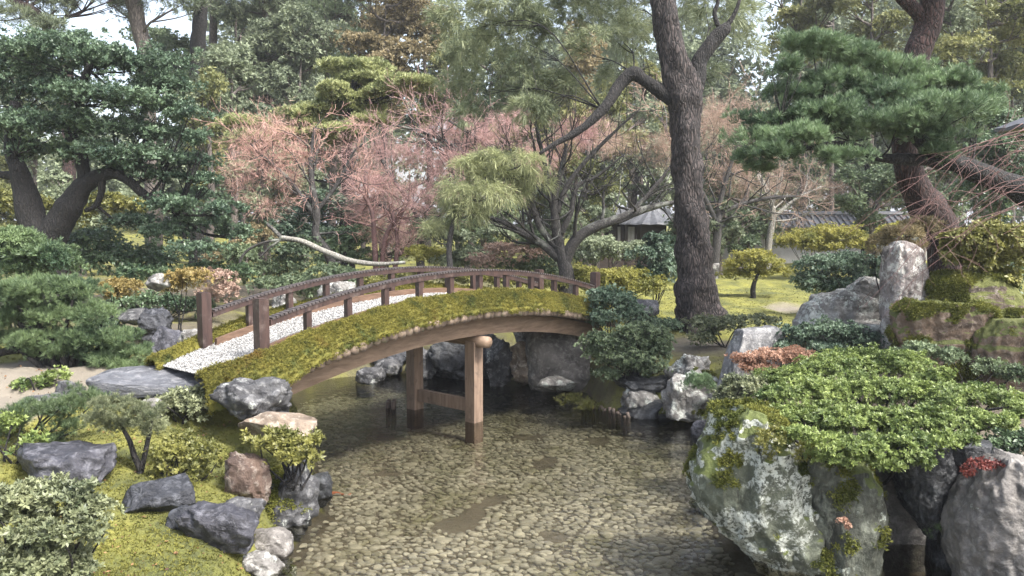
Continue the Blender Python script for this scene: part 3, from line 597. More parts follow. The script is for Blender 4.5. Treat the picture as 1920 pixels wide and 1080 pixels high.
# ---------------------------------------------------------------- leaf and bark palettes
LM = dict(
    podo=leafmat('podocarpus_leaf', (.028, .056, .036), (.175, .25, .15), .42, .2, .45),
    podo2=leafmat('dark_broad_leaf', (.04, .07, .04), (.15, .22, .11), .38, .2),
    juni=leafmat('juniper_leaf', (.040, .078, .040), (.19, .26, .115), .55, .25),
    azal=leafmat('azalea_leaf', (.055, .095, .026), (.31, .38, .115), .5, .3),
    dull=leafmat('dull_azalea_leaf', (.060, .080, .042), (.28, .30, .165), .5, .25),
    blue=leafmat('blue_green_leaf', (.032, .066, .044), (.17, .235, .15), .5, .25),
    blued=leafmat('grey_green_azalea_leaf', (.05, .08, .042), (.24, .30, .16), .5, .25),
    yell=leafmat('yellow_shrub_leaf', (.13, .145, .03), (.42, .39, .10), .55, .35),
    olive=leafmat('olive_leaf', (.085, .095, .025), (.27, .26, .07), .5, .3),
    oran=leafmat('orange_leaf', (.27, .15, .10), (.48, .30, .21), .6, .3),
    ochre=leafmat('ochre_leaf', (.20, .155, .05), (.42, .32, .12), .6, .3),
    red=leafmat('red_leaf', (.10, .022, .02), (.24, .06, .045), .5, .3),
    bpine=leafmat('black_pine_needles', (.052, .095, .052), (.23, .32, .16), .5, .2),
    spine=leafmat('small_pine_needles', (.035, .070, .035), (.13, .175, .075), .5, .2),
    gpine=leafmat('grey_pine_needles', (.11, .145, .085), (.33, .36, .20), .6, .3),
    weep=leafmat('weeping_needles', (.16, .19, .09), (.39, .41, .21), .6, .35),
    topi=leafmat('clipped_pine', (.12, .15, .06), (.46, .48, .22), .6, .25),
    coral=leafmat('coral_twig', (.42, .22, .18), (.63, .43, .365), .7, .2),
    mauve=leafmat('mauve_twig', (.37, .21, .20), (.57, .39, .365), .7, .2),
    pinkb=leafmat('pale_pink_brown_twig', (.26, .17, .13), (.46, .34, .27), .7, .2),
    bgd=leafmat('background_dark_leaf', (.05, .08, .045), (.17, .22, .115), .6, .3),
    bgg=leafmat('background_grey_leaf', (.095, .125, .08), (.27, .31, .19), .6, .3),
    bgy=leafmat('background_yellow_leaf', (.125, .145, .055), (.30, .30, .12), .6, .35),
    bgb=leafmat('background_brown_leaf', (.15, .125, .065), (.32, .26, .14), .6, .35),
    fern=leafmat('fern_leaf', (.05, .10, .03), (.16, .24, .07), .5, .3))
BK = dict(
    pine=barkmat('pine_bark', (.010, .008, .008), (.095, .075, .070), (8, 8, 2.0), 1.0),
    dark=barkmat('dark_bark', (.006, .0055, .0055), (.028, .024, .022), (9, 9, 3), .8),
    grey=barkmat('grey_smooth_bark', (.026, .024, .023), (.095, .088, .083), (14, 14, 4), .4, (.22, .23, .20)),
    red=barkmat('red_pine_bark', (.018, .010, .009), (.080, .040, .035), (8, 8, 3), .9),
    pale=barkmat('pale_bark', (.15, .14, .12), (.38, .37, .33), (12, 12, 4), .4, (.42, .44, .38)),
    bg=barkmat('far_bark', (.06, .05, .045), (.19, .16, .14), (6, 6, 1.5), .6),
    twig=plainmat('pinkish_twigs', (.17, .09, .08), .7, (.10, .055, .05)))
MOSSM = leafmat('rock_moss', (.05, .065, .016), (.21, .21, .05), .85, .2, .15)
for o_ in list(sc.collection.objects):
    lb = o_.get('label', '')
    if lb.startswith('huge mossy'): mossify(o_, MOSSM, 16000, .45, .05)
    elif lb.startswith('mossy dark rock'): mossify(o_, MOSSM, 7000, .5, .1)
    elif lb.startswith(('low moss-topped', 'moss-draped')): mossify(o_, MOSSM, 22000, .22, .0, .04)
    elif lb.startswith(('brown rock face', 'mossy small', 'broad pale rock with', 'tiny moss')): mossify(o_, MOSSM, 2500, .6, .0)
    elif lb.startswith('ridged grey'): mossify(o_, MOSSM, 2500, .75, .0)
def stemroot(pads):
    c = np.mean([p[0] for p in pads], 0); z = float(ground_z(c[0], c[1])[0]); return np.array((c[0], c[1], min(z, c[2])))
def bush(label, mt, pads, D, style='azalea', cov=2.2, size=1.0, name='shrub', cat='shrub', group='garden shrubs', thick=.85, stems=True, jit=.12, bark='dark', base=None, r0=.013, sit=None, crownname='foliage', **k):
    if sit is None: sit = base is None and group in ('shrubs on the left bank', 'shrubs on the right bank', 'clipped cushions on the left bank')
    if sit:
        x_ = np.mean([q[0] for q in pads]); y_ = max(q[1] + q[3] for q in pads); D = float(np.clip(hit(x_, y_ - 4), D * .8, D * 1.2))
    P = ppads(pads, D, thick, jit) if not isinstance(pads[0][0], np.ndarray) else pads
    b0 = stemroot(P) if base is None else np.asarray(base, float)
    t = thing(name, b0, label, cat, group)
    mb = MB(); crown(mb, P, style, cov, size, **k); mb.build(crownname, LM[mt], t)
    if stems:
        mb = MB()
        for c, r in P:
            for q in range(2):
                e = c + rng.uniform(-.6, .6, 3) * r; s = b0 + rng.normal(scale=.05, size=3) * np.array((1, 1, 0)) - np.array((0, 0, .05)); m_ = (s + e) / 2 + rng.normal(scale=.08, size=3)
                tube(mb, [s, m_, e], [r0, r0 * .75, r0 * .35], 5, 4)
        mb.build('stem', BK[bark], t)
    return t
def pline(pts, D):                                      # (px, py, half width px[, dD]) -> points, radii
    P = np.array([at(q[0], q[1], D + (q[3] if len(q) > 3 else 0)) for q in pts]); Rr = np.array([q[2] * (D + (q[3] if len(q) > 3 else 0)) / F for q in pts]); return P, Rr
def tree(label, D, stems, pads, mt, bark, style, cov=2.0, size=1.0, name='tree', cat='tree', group=None, thick=.8, jit=.5, r0=.03, sides=10, rough=.18, root=True, lsides=5, lim=True, hi=0, branchname='branch', **k):
    P = ppads(pads, D, thick, jit); SP = [pline(s, D) for s in stems]
    b0 = SP[0][0][0].copy(); g = float(ground_z(b0[0], b0[1])[0]); b0[2] = min(b0[2], g)
    t = thing(name, b0, label, cat, group)
    for i, (p, r) in enumerate(SP):
        mb = MB()
        if i == 0 and root:
            p = np.vstack([[b0[0], b0[1], b0[2] - .1], p]); r = np.concatenate([[r[0] * 1.25], r])
        tube(mb, p, r, sides if i == 0 else max(6, sides - 2), 7 + hi, rough); mb.build('trunk' if i == 0 else branchname, BK[bark], t)
    if lim:
        mb = MB(); S = np.vstack([spline(p, 5) for p, r in SP]); limbs(mb, S, P, r0, lsides); mb.build('limb_wood' if False else 'twigs', BK[bark], t)
    if P:
        mb = MB(); crown(mb, P, style, cov, size, **k); mb.build('crown', LM[mt], t)
    return t
# ---------------------------------------------------------------- the great pine in the middle
D0 = 15.2
PG = thing('pine_tree', gnd(1308, 592, 1.2), 'tall old black-barked pine rising beside the far end of the bridge', 'tree')
def stem(parent, name, pts, D, bark, sides=12, n=8, rough=.16, **k):
    p, r = pline(pts, D); mb = MB(); tube(mb, p, r, sides, n, rough, **k); return mb.build(name, BK[bark], parent)
stem(PG, 'trunk', [(1312, 640, 54), (1312, 600, 46), (1308, 570, 40), (1303, 520, 35), (1300, 450, 31), (1294, 380, 28), (1288, 310, 27), (1284, 250, 26), (1282, 205, 28), (1282, 170, 30), (1266, 120, 25), (1255, 70, 23), (1246, 20, 22), (1236, -60, 24), (1230, -180, 20)], D0, 'pine', 30, 12, .20, fr=4.5)
b_ = stem(PG, 'branch', [(1290, 190, 20), (1306, 150, 18), (1316, 110, 15), (1340, 75, 13), (1358, 55, 12), (1364, 46, 8)], D0, 'dark', 12, 8, .2)
b_ = stem(PG, 'branch', [(1275, 195, 16), (1240, 172, 13), (1205, 148, 12), (1188, 138, 13), (1165, 155, 11), (1130, 205, 9, -.2), (1085, 245, 7, -.3), (1040, 270, 5, -.4), (1012, 288, 3, -.5)], D0, 'dark', 12, 8, .15)
gp = [(870, 40, 70, 45), (890, 105, 70, 40), (900, 165, 75, 40), (965, 150, 80, 45), (990, 60, 85, 60), (1075, 25, 80, 50), (1120, 95, 70, 45), (1050, 160, 75, 35), (1165, 60, 55, 45), (905, 215, 65, 22), (1000, 205, 60, 25),
      (950, 10, 70, 40), (1190, 10, 45, 40), (1150, 150, 40, 25), (1330, 150, 45, 35), (1395, 30, 50, 35), (1340, 20, 50, 40), (1405, 95, 30, 25), (1310, -30, 120, 50), (1100, -50, 150, 40)]
P = ppads(gp, 16.6, .7, .9); mb = MB(); crown(mb, P, 'softneedle', 1.35, 1.0, gap=.12); mb.build('crown', LM['gpine'], PG)
b_ = stem(PG, 'branch', [(1362, 50, 6), (1380, 20, 4), (1395, -30, 2)], D0, 'dark', 8, 6, .2); b_ = stem(PG, 'branch', [(1352, 60, 5), (1340, 28, 4), (1346, 0, 3), (1336, -40, 2)], D0, 'dark', 8, 6, .2)
mb = MB(); S = np.vstack([pline([(1236, -60, 1), (1246, 20, 1), (1256, 70, 1), (1316, 110, 1), (1188, 138, 1), (1130, 205, 1)], D0)[0]]); limbs(mb, S, P, .016, 5, 2, -.12); mb.build('twigs', BK['dark'], PG)

# right hand pines
t = tree('red-barked pine rising behind the tall standing stone', 12.4, [[(1775, 470, 30), (1750, 400, 30), (1712, 350, 27), (1698, 270, 21), (1708, 180, 19), (1716, 110, 22), (1735, 60, 22), (1748, 10, 20), (1752, -80, 16)], [(1740, 55, 15), (1722, 25, 12), (1700, 4, 11), (1670, -25, 8)]],
     [(1790, -90, 150, 50), (1640, -70, 90, 45)], 'bpine', 'red', 'needle', 1.2, 1.2, name='pine_tree', sides=16, rough=.2, lim=False, branchname='branch')
bpads = [(1525, 88, 70, 25), (1590, 105, 60, 25), (1480, 130, 45, 22), (1640, 125, 70, 28), (1700, 150, 70, 30), (1770, 160, 75, 32), (1830, 185, 55, 32), (1560, 160, 70, 28), (1660, 185, 90, 32), (1760, 205, 85, 28),
         (1480, 180, 50, 22), (1540, 215, 70, 26), (1450, 235, 60, 24), (1410, 265, 42, 24), (1500, 258, 75, 26), (1590, 240, 80, 28), (1680, 235, 80, 26), (1400, 300, 30, 18), (1460, 290, 60, 20), (1750, 255, 60, 20), (1760, 290, 40, 22), (1560, 295, 60, 14), (1425, 318, 30, 10), (1835, 215, 45, 22)]
tree('spreading dark green cloud-pruned pine reaching in from the right', 11.3, [[(2010, 400, 24), (1920, 358, 23), (1860, 332, 20), (1800, 310, 18), (1750, 285, 15), (1715, 255, 11), (1690, 225, 8)], [(1800, 312, 13), (1730, 300, 11), (1650, 295, 9), (1590, 272, 8), (1530, 275, 6), (1470, 282, 4), (1420, 285, 3)]],
     bpads, 'bpine', 'dark', 'needle', 2.8, 1.05, name='pine_tree', jit=.5, root=False, rough=.16, sides=14, r0=.022, gap=.26, low=.2)

# big podocarpus on the left
pod = [(110, 100, 130, 36), (230, 125, 120, 34), (40, 130, 80, 30), (300, 165, 70, 28), (70, 175, 120, 32), (190, 185, 110, 30), (290, 210, 70, 26), (350, 220, 50, 24), (40, 240, 75, 30), (130, 235, 80, 26), (40, 285, 60, 28), (220, 250, 90, 26), (320, 260, 70, 26), (375, 265, 40, 22), (170, 290, 100, 26), (270, 300, 90, 26), (355, 305, 55, 24), (380, 340, 35, 20),
       (330, 390, 55, 22), (390, 420, 60, 24), (440, 440, 40, 20), (310, 440, 60, 24), (250, 420, 50, 18), (360, 470, 60, 20), (370, 370, 45, 18), (420, 395, 45, 18), (310, 335, 60, 14), (250, 318, 60, 12)]
tree('large dark glossy podocarpus with two sinuous trunks on the left', 16.5, [[(92, 560, 30), (92, 460, 26), (112, 420, 24), (135, 380, 22), (160, 345, 18), (205, 325, 10), (240, 338, 8), (262, 358, 8), (292, 378, 7), (330, 398, 5)], [(92, 480, 26), (62, 420, 23), (52, 370, 20), (40, 325, 17), (20, 270, 13), (30, 190, 9)], [(160, 345, 13), (150, 290, 11), (130, 235, 10), (150, 170, 8), (170, 120, 6)], [(40, 330, 8), (10, 328, 8), (-30, 325, 7)], [(190, 335, 8), (190, 360, 6), (180, 385, 5), (160, 395, 4)]],
     pod, 'podo', 'dark', 'gloss', 2.1, .75, name='podocarpus_tree', jit=.7, sides=14, r0=.035, gap=.22, low=.15, branchname='branch')

# the weeping green tree and the bare maples
tree('feathery pale green weeping tree beside the bare maple', 15.9, [[(845, 520, 5), (842, 470, 5), (850, 420, 5), (875, 375, 5), (905, 340, 4), (940, 320, 3)]],
     [(925, 298, 60, 16), (985, 300, 40, 14), (1000, 325, 25, 12), (890, 330, 50, 20), (950, 330, 45, 20), (860, 360, 40, 22), (915, 365, 50, 22), (965, 360, 30, 18), (840, 395, 28, 25), (885, 400, 35, 18), (825, 425, 18, 22), (805, 430, 18, 18), (1005, 345, 26, 14), (880, 310, 50, 14)], 'weep', 'grey', 'weep', 1.5, .95, name='weeping_tree', jit=.4, r0=.015, gap=.2)
def bare(label, D, stems, bark, twigmt, ends_len, lev, name='maple_tree', thin=.006, spread=.45, group=None, starts=18, L0=.8, up=.06, tuft=None, sd=3, pads=None, padstyle='twig', cov=.5, jit=.6, size=1.0):
    SP = [pline(s, D) for s in stems]; b0 = SP[0][0][0].copy(); b0[2] = min(b0[2], float(ground_z(b0[0], b0[1])[0]))
    t = thing(name, b0, label, 'tree', group)
    for i, (p, r) in enumerate(SP):
        mb = MB(); 
        if i == 0: p = np.vstack([[b0[0], b0[1], b0[2] - .1], p]); r = np.concatenate([[r[0] * 1.3], r])
        tube(mb, p, r, 10 if i == 0 else 8, 7, .12); mb.build('trunk' if i == 0 else 'branch', BK[bark], t)
    mb = MB(); mf = MB(); ends = []; mbs = (mb, mf, .0085 if twigmt else 0)
    for i, (p, r) in enumerate(SP):
        S = spline(np.hstack([p, r[:, None]]), 6); 
        lo = len(S) // 3 if i == 0 else len(S) // 5
        for q in range(starts):
            j = int(rng.integers(lo, len(S))); j2 = min(j + 1, len(S) - 1); dd = nrm((S[j2, :3] - S[max(j2 - 2, 0), :3])[None])[0]
            dd = nrm(dd * .5 + rng.normal(scale=.7, size=3) + np.array((0, 0, up + .2)))
            grow(mbs, S[j, :3], dd, L0 * rng.uniform(.6, 1.3), max(S[j, 3] * .4, thin), lev, spread, up, (2, 3), .75, .16, 4, ends, thin * .6)
    mb.build('twigs', BK[bark], t)
    if pads:
        mb = mf; crown(mb, ppads(pads, D, .8, jit), padstyle, cov, size, gap=.25, inner=.9, low=.8); mb.build('crown', LM[tuft], t)
    return t
bare('bare many-stemmed maple standing at the crown of the bridge', 17.2, [[(1062, 520, 15), (1056, 490, 13), (1048, 460, 11), (1042, 420, 9), (1040, 370, 7), (1055, 310, 5), (1062, 270, 3)],
     [(1058, 495, 11), (1070, 465, 11), (1090, 440, 10), (1120, 424, 10), (1160, 410, 8), (1200, 395, 7), (1240, 384, 5), (1290, 375, 3)], [(1048, 485, 9), (1020, 460, 8), (985, 440, 7), (950, 420, 5), (915, 408, 5), (885, 405, 3)], [(1046, 465, 8), (1015, 430, 6), (1000, 390, 5), (998, 350, 4), (975, 320, 3)],
     [(1042, 410, 6), (1030, 360, 5), (1020, 300, 4), (1005, 240, 2.5)], [(1044, 400, 6), (1062, 350, 5), (1100, 300, 4), (1160, 240, 2.5), (1200, 205, 1.5)], [(1180, 402, 5), (1210, 370, 4), (1240, 335, 3), (1258, 310, 2)], [(1050, 440, 6), (1070, 400, 5), (1082, 350, 3.5), (1120, 330, 2.5), (1170, 290, 1.5)]], 'grey', None, 1, 2, thin=.008, starts=7, L0=.9, up=.25)
bare('coral-twigged maple at left behind the bridge', 18.8, [[(625, 510, 9), (612, 470, 8), (592, 440, 7), (594, 400, 7), (586, 350, 6), (582, 300, 4), (590, 240, 2.5)], [(594, 410, 6), (570, 375, 5), (540, 335, 4), (500, 300, 3), (470, 270, 2)], [(590, 400, 4), (630, 350, 3.5), (660, 290, 2), (680, 270, 1.5)]], 'grey', 'coral', 1, 3, starts=15, L0=.5, thin=.007, group='bare maples behind the bridge', tuft='coral', pads=[(500, 225, 50, 30), (465, 265, 55, 30), (540, 255, 55, 30), (500, 300, 70, 28), (440, 315, 40, 26), (565, 295, 60, 26), (460, 350, 45, 26), (540, 335, 60, 24), (500, 390, 50, 20)], cov=.17)
bare('mauve bare maple spreading above the middle of the bridge', 20.5, [[(790, 520, 8), (786, 470, 7), (790, 430, 6), (770, 380, 5), (740, 340, 4), (715, 300, 2.5)], [(788, 450, 5), (830, 400, 4), (850, 350, 3.5), (840, 300, 3), (800, 260, 2)], [(786, 420, 4), (740, 400, 3), (690, 370, 2.5), (650, 350, 1.5)], [(900, 320, 4), (860, 280, 4), (800, 250, 3), (740, 235, 2)], [(930, 310, 5), (880, 300, 4), (830, 275, 3), (780, 250, 2)], [(1000, 330, 4), (940, 290, 4), (880, 250, 3), (840, 225, 2)]], 'grey', 'mauve', 1, 3, starts=14, L0=.62, thin=.007, group='bare maples behind the bridge', tuft='mauve', pads=[(850, 250, 60, 35), (700, 290, 70, 35), (780, 300, 80, 35), (850, 310, 60, 30), (700, 350, 60, 30), (770, 370, 80, 30), (840, 370, 50, 30), (690, 400, 60, 25), (750, 430, 60, 25), (910, 265, 60, 35), (960, 230, 50, 30), (1010, 300, 60, 35), (1090, 255, 60, 35), (930, 350, 50, 30)], cov=.38)
bare('red-stemmed thicket tree rising left of the yellow clipped mound', 19.0, [[(705, 510, 6), (702, 450, 5), (698, 400, 4), (680, 360, 3)], [(740, 510, 5), (745, 450, 4), (735, 400, 3)], [(715, 510, 5), (725, 440, 4), (760, 390, 3)]], 'twig', 'coral', 1, 2, starts=12, L0=.45, thin=.008, group='bare maples behind the bridge', tuft='coral', pads=[(710, 430, 40, 30), (740, 460, 40, 25)], cov=.25)
bare('bare pinkish tree behind the great pine trunk', 24.0, [[(1340, 500, 8), (1345, 440, 7), (1350, 380, 5), (1370, 310, 3.5), (1390, 250, 2)], [(1348, 400, 5), (1400, 380, 4), (1450, 370, 3), (1500, 368, 2)], [(1346, 420, 5), (1300, 330, 4), (1260, 270, 3), (1240, 220, 2)]], 'grey', 'pinkb', 1, 3, starts=14, L0=.8, thin=.009, group='bare maples behind the bridge', tuft='pinkb', pads=[(1350, 230, 80, 50), (1250, 280, 60, 40), (1400, 330, 70, 40), (1150, 260, 70, 40)], cov=.4)
bare('slim bare tree in front of the tiled garden wall', 27.0, [[(1440, 475, 6), (1446, 430, 6), (1450, 400, 5), (1440, 360, 3), (1420, 320, 2)], [(1448, 410, 4), (1490, 375, 3), (1540, 350, 2)]], 'pale', 'pinkb', 1, 3, starts=12, L0=1.1, thin=.010, group='bare maples behind the bridge', tuft='pinkb', pads=[(1450, 360, 90, 25), (1560, 355, 70, 22)], cov=.17)
# pale fallen limb
t = thing('fallen_limb', at(700, 500, 17.4), 'pale lichened limb leaning down to the left behind the railing', 'fallen branch')
for nm, q in (('trunk', [(760, 492, 3), (705, 495, 4.5), (655, 488, 5.5), (610, 472, 5.5), (565, 452, 5), (525, 445, 4)]), ('branch', [(560, 452, 3), (520, 450, 2.5), (480, 460, 2.5), (455, 480, 2.5), (445, 512, 2)]), ('branch', [(527, 445, 4), (514, 432, 3.5), (500, 420, 3)]), ('branch', [(640, 490, 3), (580, 510, 2.5), (530, 545, 2)]), ('branch', [(530, 447, 2), (505, 465, 2), (485, 485, 1.5)])):
    stem(t, nm, q, 17.4, 'pale' if nm == 'trunk' else 'grey', 8, 6, .15)
# hanging bare twigs on the right
t = thing('bare_weeping_cherry', gnd(2080, 640, 1.6), 'thin reddish bare weeping twigs hanging at the right edge', 'tree')
stem(t, 'trunk', [(2080, 640, 22), (2075, 500, 20), (2060, 380, 17), (2010, 280, 10), (1960, 250, 5)], 9.5, 'grey', 10)
mb = MB()
for q in range(20):
    x = rng.uniform(1900, 2000); y = rng.uniform(230, 400); P = []; l = rng.uniform(.3, 1.05); sl = rng.uniform(.15, .8); D = rng.uniform(8.8, 10)
    for k_ in np.linspace(0, 1, 6): P.append(at(x - 330 * l * k_ + rng.normal(0, 6), y + (330 * l * k_) * sl * (.4 + .8 * k_) + rng.normal(0, 6), D))
    tube(mb, P, np.linspace(.0048, .0018, 6), 4, 4)
    for z_ in range(4):
        j = rng.integers(1, 5); grow(mb, P[j], nrm((P[j] - P[j - 1])[None] + rng.normal(scale=.5, size=(1, 3)))[0], .35, .003, 1, .5, -.3, (1, 2), .7, .15, 3, None, .002)
mb.build('twigs', BK['twig'], t)
# ---------------------------------------------------------------- shrubs, left
bush('large rounded blue-green juniper at the left edge below the podocarpus', 'juni', [(30, 450, 60, 28), (70, 480, 70, 30), (20, 510, 70, 35), (110, 500, 45, 22), (-20, 470, 50, 40)], 12.6, 'fine', 2.6, 1.2, cat='juniper', name='juniper_shrub', group='evergreens on the left bank', low=.2)
t = bush('spreading pine shrub with low horizontal boughs left of the gravel deck', 'juni', [(60, 550, 70, 30), (140, 545, 60, 26), (30, 600, 60, 32), (110, 595, 60, 30), (180, 595, 45, 26), (60, 640, 60, 26), (140, 640, 60, 26), (215, 640, 45, 24), (250, 665, 35, 20), (195, 675, 50, 18), (20, 560, 40, 30), (100, 660, 50, 18), (170, 650, 50, 22), (230, 690, 40, 14), (0, 640, 40, 20)], 10.6, 'needle', 3.4, .8, cat='pine', name='pine_shrub', group='evergreens on the left bank', base=at(125, 715, 10.6), r0=.05, low=.25)
stem(t, 'branch', [(125, 715, 14), (112, 690, 12), (70, 662, 10), (30, 655, 8), (-20, 668, 7)], 10.6, 'dark', 8)
bush('small leaning pine with layered boughs over the black flat stone', 'spine', [(60, 770, 50, 18), (110, 765, 45, 18), (160, 750, 45, 18), (20, 800, 40, 20), (130, 800, 35, 14), (100, 830, 25, 12)], 7.9, 'needle', 1.7, .6, cat='pine', name='pine_shrub', group='little pines on the left bank', base=at(20, 850, 7.9), r0=.016, jit=.2)
t = bush('little brownish pine with a twisted twin trunk on yellow moss', 'dull', [(215, 765, 45, 20), (265, 780, 45, 22), (230, 800, 40, 16), (290, 805, 40, 20), (190, 790, 35, 16)], 7.7, 'needle', 1.7, .5, cat='pine', name='pine_shrub', group='little pines on the left bank', base=at(262, 908, 7.6), stems=False, jit=.2)
stem(t, 'trunk', [(264, 912, 7), (262, 880, 7), (252, 855, 6), (242, 825, 5), (225, 795, 3)], 7.6, 'dark', 8); stem(t, 'trunk', [(264, 890, 5), (272, 850, 5), (280, 815, 4), (285, 790, 2)], 7.6, 'dark', 8)
bush('rounded dull green shrub in front of the pale boulder', 'dull', [(345, 745, 45, 22), (370, 765, 40, 20), (320, 765, 35, 18)], 8.5, 'azalea', 2.0, .8, group='shrubs on the left bank')
bush('sparse brownish azalea on the moss slope left of the red-brown stone', 'olive', [(335, 840, 45, 24), (375, 860, 45, 26), (320, 875, 35, 24), (350, 885, 45, 20), (300, 850, 30, 22)], 7.8, 'azalea', 1.3, .75, group='shrubs on the left bank', gap=.2)
bush('yellow-green azalea leaning over the water above the ridged boulder', 'olive', [(500, 820, 45, 16), (550, 825, 50, 18), (590, 825, 25, 13), (540, 850, 45, 16), (575, 855, 28, 16), (480, 830, 25, 12)], 7.7, 'rosette', 2.0, .62, group='shrubs on the left bank', base=at(550, 905, 7.7))
bush('large leafy grey-green bush filling the bottom left corner', 'dull', [(40, 930, 75, 30), (120, 935, 65, 28), (180, 955, 40, 25), (30, 990, 80, 40), (110, 995, 75, 40), (175, 1000, 40, 30), (60, 1060, 90, 45), (140, 1065, 55, 45), (-30, 960, 60, 45)], 5.5, 'rosette', 2.6, .55, group='shrubs on the left bank', low=.3, sit=False)
bush('bright green little shrub under the pine shrub boughs', 'azal', [(20, 790, 35, 20), (50, 830, 40, 20), (10, 840, 30, 20)], 8.2, 'azalea', 1.4, .8, group='shrubs on the left bank')
bush('low pale green plant beside the stepping stone path', 'azal', [(75, 720, 30, 14), (110, 705, 25, 14), (40, 725, 25, 12)], 9.9, 'azalea', 1.5, .8, group='shrubs on the left bank')
bush('yellow clipped cushion at the left beyond the pine shrub', 'ochre', [(228, 540, 36, 17), (205, 548, 24, 13)], 12.9, 'azalea', 2.5, .9, sit=False, group='clipped cushions on the left bank')
bush('orange-tinged clipped cushion beside the pale stone', 'ochre', [(345, 525, 42, 18), (318, 535, 30, 14)], 13.1, 'azalea', 2.5, .9, sit=False, group='clipped cushions on the left bank')
bush('dark glossy shrub in front of the orange-tinged cushion', 'podo2', [(235, 565, 35, 14), (290, 565, 45, 18), (345, 570, 40, 18), (260, 590, 40, 14), (380, 575, 25, 18)], 13.4, 'broad', 2.0, .7, group='shrubs on the left bank')
bush('blue-green low shrub left of the layered dark stone', 'blue', [(200, 610, 35, 16), (240, 625, 25, 14), (180, 630, 30, 14)], 12.0, 'azalea', 2.0, .8, group='shrubs on the left bank')
# behind the bridge, left to right
X1 = 'shrubs behind the bridge'
for lab, mt, pads, D, stl, cv, szz in [
    ('dark leafy thicket under the podocarpus boughs', 'podo2', [(170, 450, 60, 26), (240, 470, 60, 26), (190, 490, 60, 22), (290, 490, 50, 20), (140, 480, 40, 26)], 17.5, 'broad', 1.8, 1.0),
    ('yellow-green shrub seen between the two podocarpus trunks', 'olive', [(205, 380, 40, 22), (250, 385, 40, 20), (150, 400, 30, 18), (10, 380, 40, 25), (80, 390, 30, 25)], 21, 'broad', 1.7, 1.1),
    ('light green low shrub behind the left clipped cushions', 'juni', [(380, 505, 50, 14), (270, 510, 60, 12), (440, 510, 45, 14)], 16.5, 'broad', 1.8, .8),
    ('brownish pink scrub behind the far newel post', 'pinkb', [(400, 520, 40, 18), (430, 545, 40, 18), (390, 555, 30, 16)], 15.5, 'azalea', 1.2, 1.0),
    ('bushy green shrub under the coral maple', 'bgd', [(450, 480, 45, 22), (500, 470, 45, 22), (480, 510, 50, 20), (540, 500, 45, 20), (560, 470, 40, 20)], 18.0, 'broad', 1.7, .9),
    ('rusty brown shrub left of the pale fallen limb', 'bgb', [(415, 485, 35, 18), (450, 465, 30, 16), (480, 440, 30, 18)], 18.6, 'broad', 1.3, .9),
    ('mixed green thicket behind the left half of the railing', 'bgd', [(500, 535, 45, 16), (560, 530, 45, 16), (610, 510, 40, 16), (650, 520, 40, 16), (600, 540, 50, 14)], 16.5, 'broad', 1.7, .8),
    ('blue-green shrub behind the coral maple trunk', 'blue', [(620, 380, 60, 24), (560, 400, 50, 22), (650, 410, 50, 20), (600, 440, 55, 20), (540, 430, 45, 22)], 21.5, 'broad', 1.7, 1.1),
    ('dark hollow evergreen right of the coral maple', 'podo2', [(640, 460, 40, 20), (670, 440, 40, 20), (680, 480, 45, 18), (620, 490, 40, 16)], 20.0, 'broad', 1.7, 1.0),
    ('grey-green shrub below the mauve maple', 'bgg', [(800, 430, 45, 22), (850, 450, 45, 22), (880, 480, 50, 20), (840, 490, 45, 18), (930, 440, 45, 20)], 20.5, 'broad', 1.6, 1.0),
    ('rosy brown azalea right of the yellow clipped mound', 'pinkb', [(940, 470, 45, 18), (985, 475, 40, 16), (905, 490, 40, 14)], 18.5, 'azalea', 1.5, 1.1),
    ('green shrub right of the rosy brown azalea', 'bgd', [(1000, 450, 40, 20), (1010, 490, 45, 16), (960, 500, 50, 14), (1030, 510, 35, 12)], 18.9, 'broad', 1.6, .9),
    ('low olive hedge along the far end of the railing', 'olive', [(880, 520, 60, 12), (960, 525, 60, 12), (1030, 530, 50, 12), (780, 520, 50, 10), (700, 530, 60, 12)], 16.8, 'azalea', 1.8, .9)]:
    bush(lab, mt, pads, D, stl, cv, szz, group=X1, jit=.3, stems=False)
bush('round yellow-green clipped mound just above the middle of the railing', 'yell', [(797, 477, 40, 17)], 18.3, 'azalea', 2.6, .8, group='clipped mounds behind the bridge', low=.2)
bush('broad yellow clipped hedge right of the bare maple', 'yell', [(1115, 520, 50, 20), (1165, 520, 50, 22), (1210, 535, 45, 18), (1130, 540, 50, 14), (1090, 515, 30, 18)], 17.2, 'azalea', 2.2, .8, group='clipped mounds behind the bridge')
bush('glossy green bush left of the great pine trunk', 'blue', [(1225, 480, 40, 26), (1245, 510, 35, 26), (1215, 515, 35, 20), (1235, 450, 30, 18)], 17.6, 'broad', 2.0, .85, group=X1)
bush('grey-green bush in front of the little gate pavilion', 'bgg', [(1125, 460, 40, 18), (1160, 470, 40, 18), (1195, 465, 30, 16), (1100, 480, 35, 16)], 23, 'broad', 1.7, .9, group=X1)
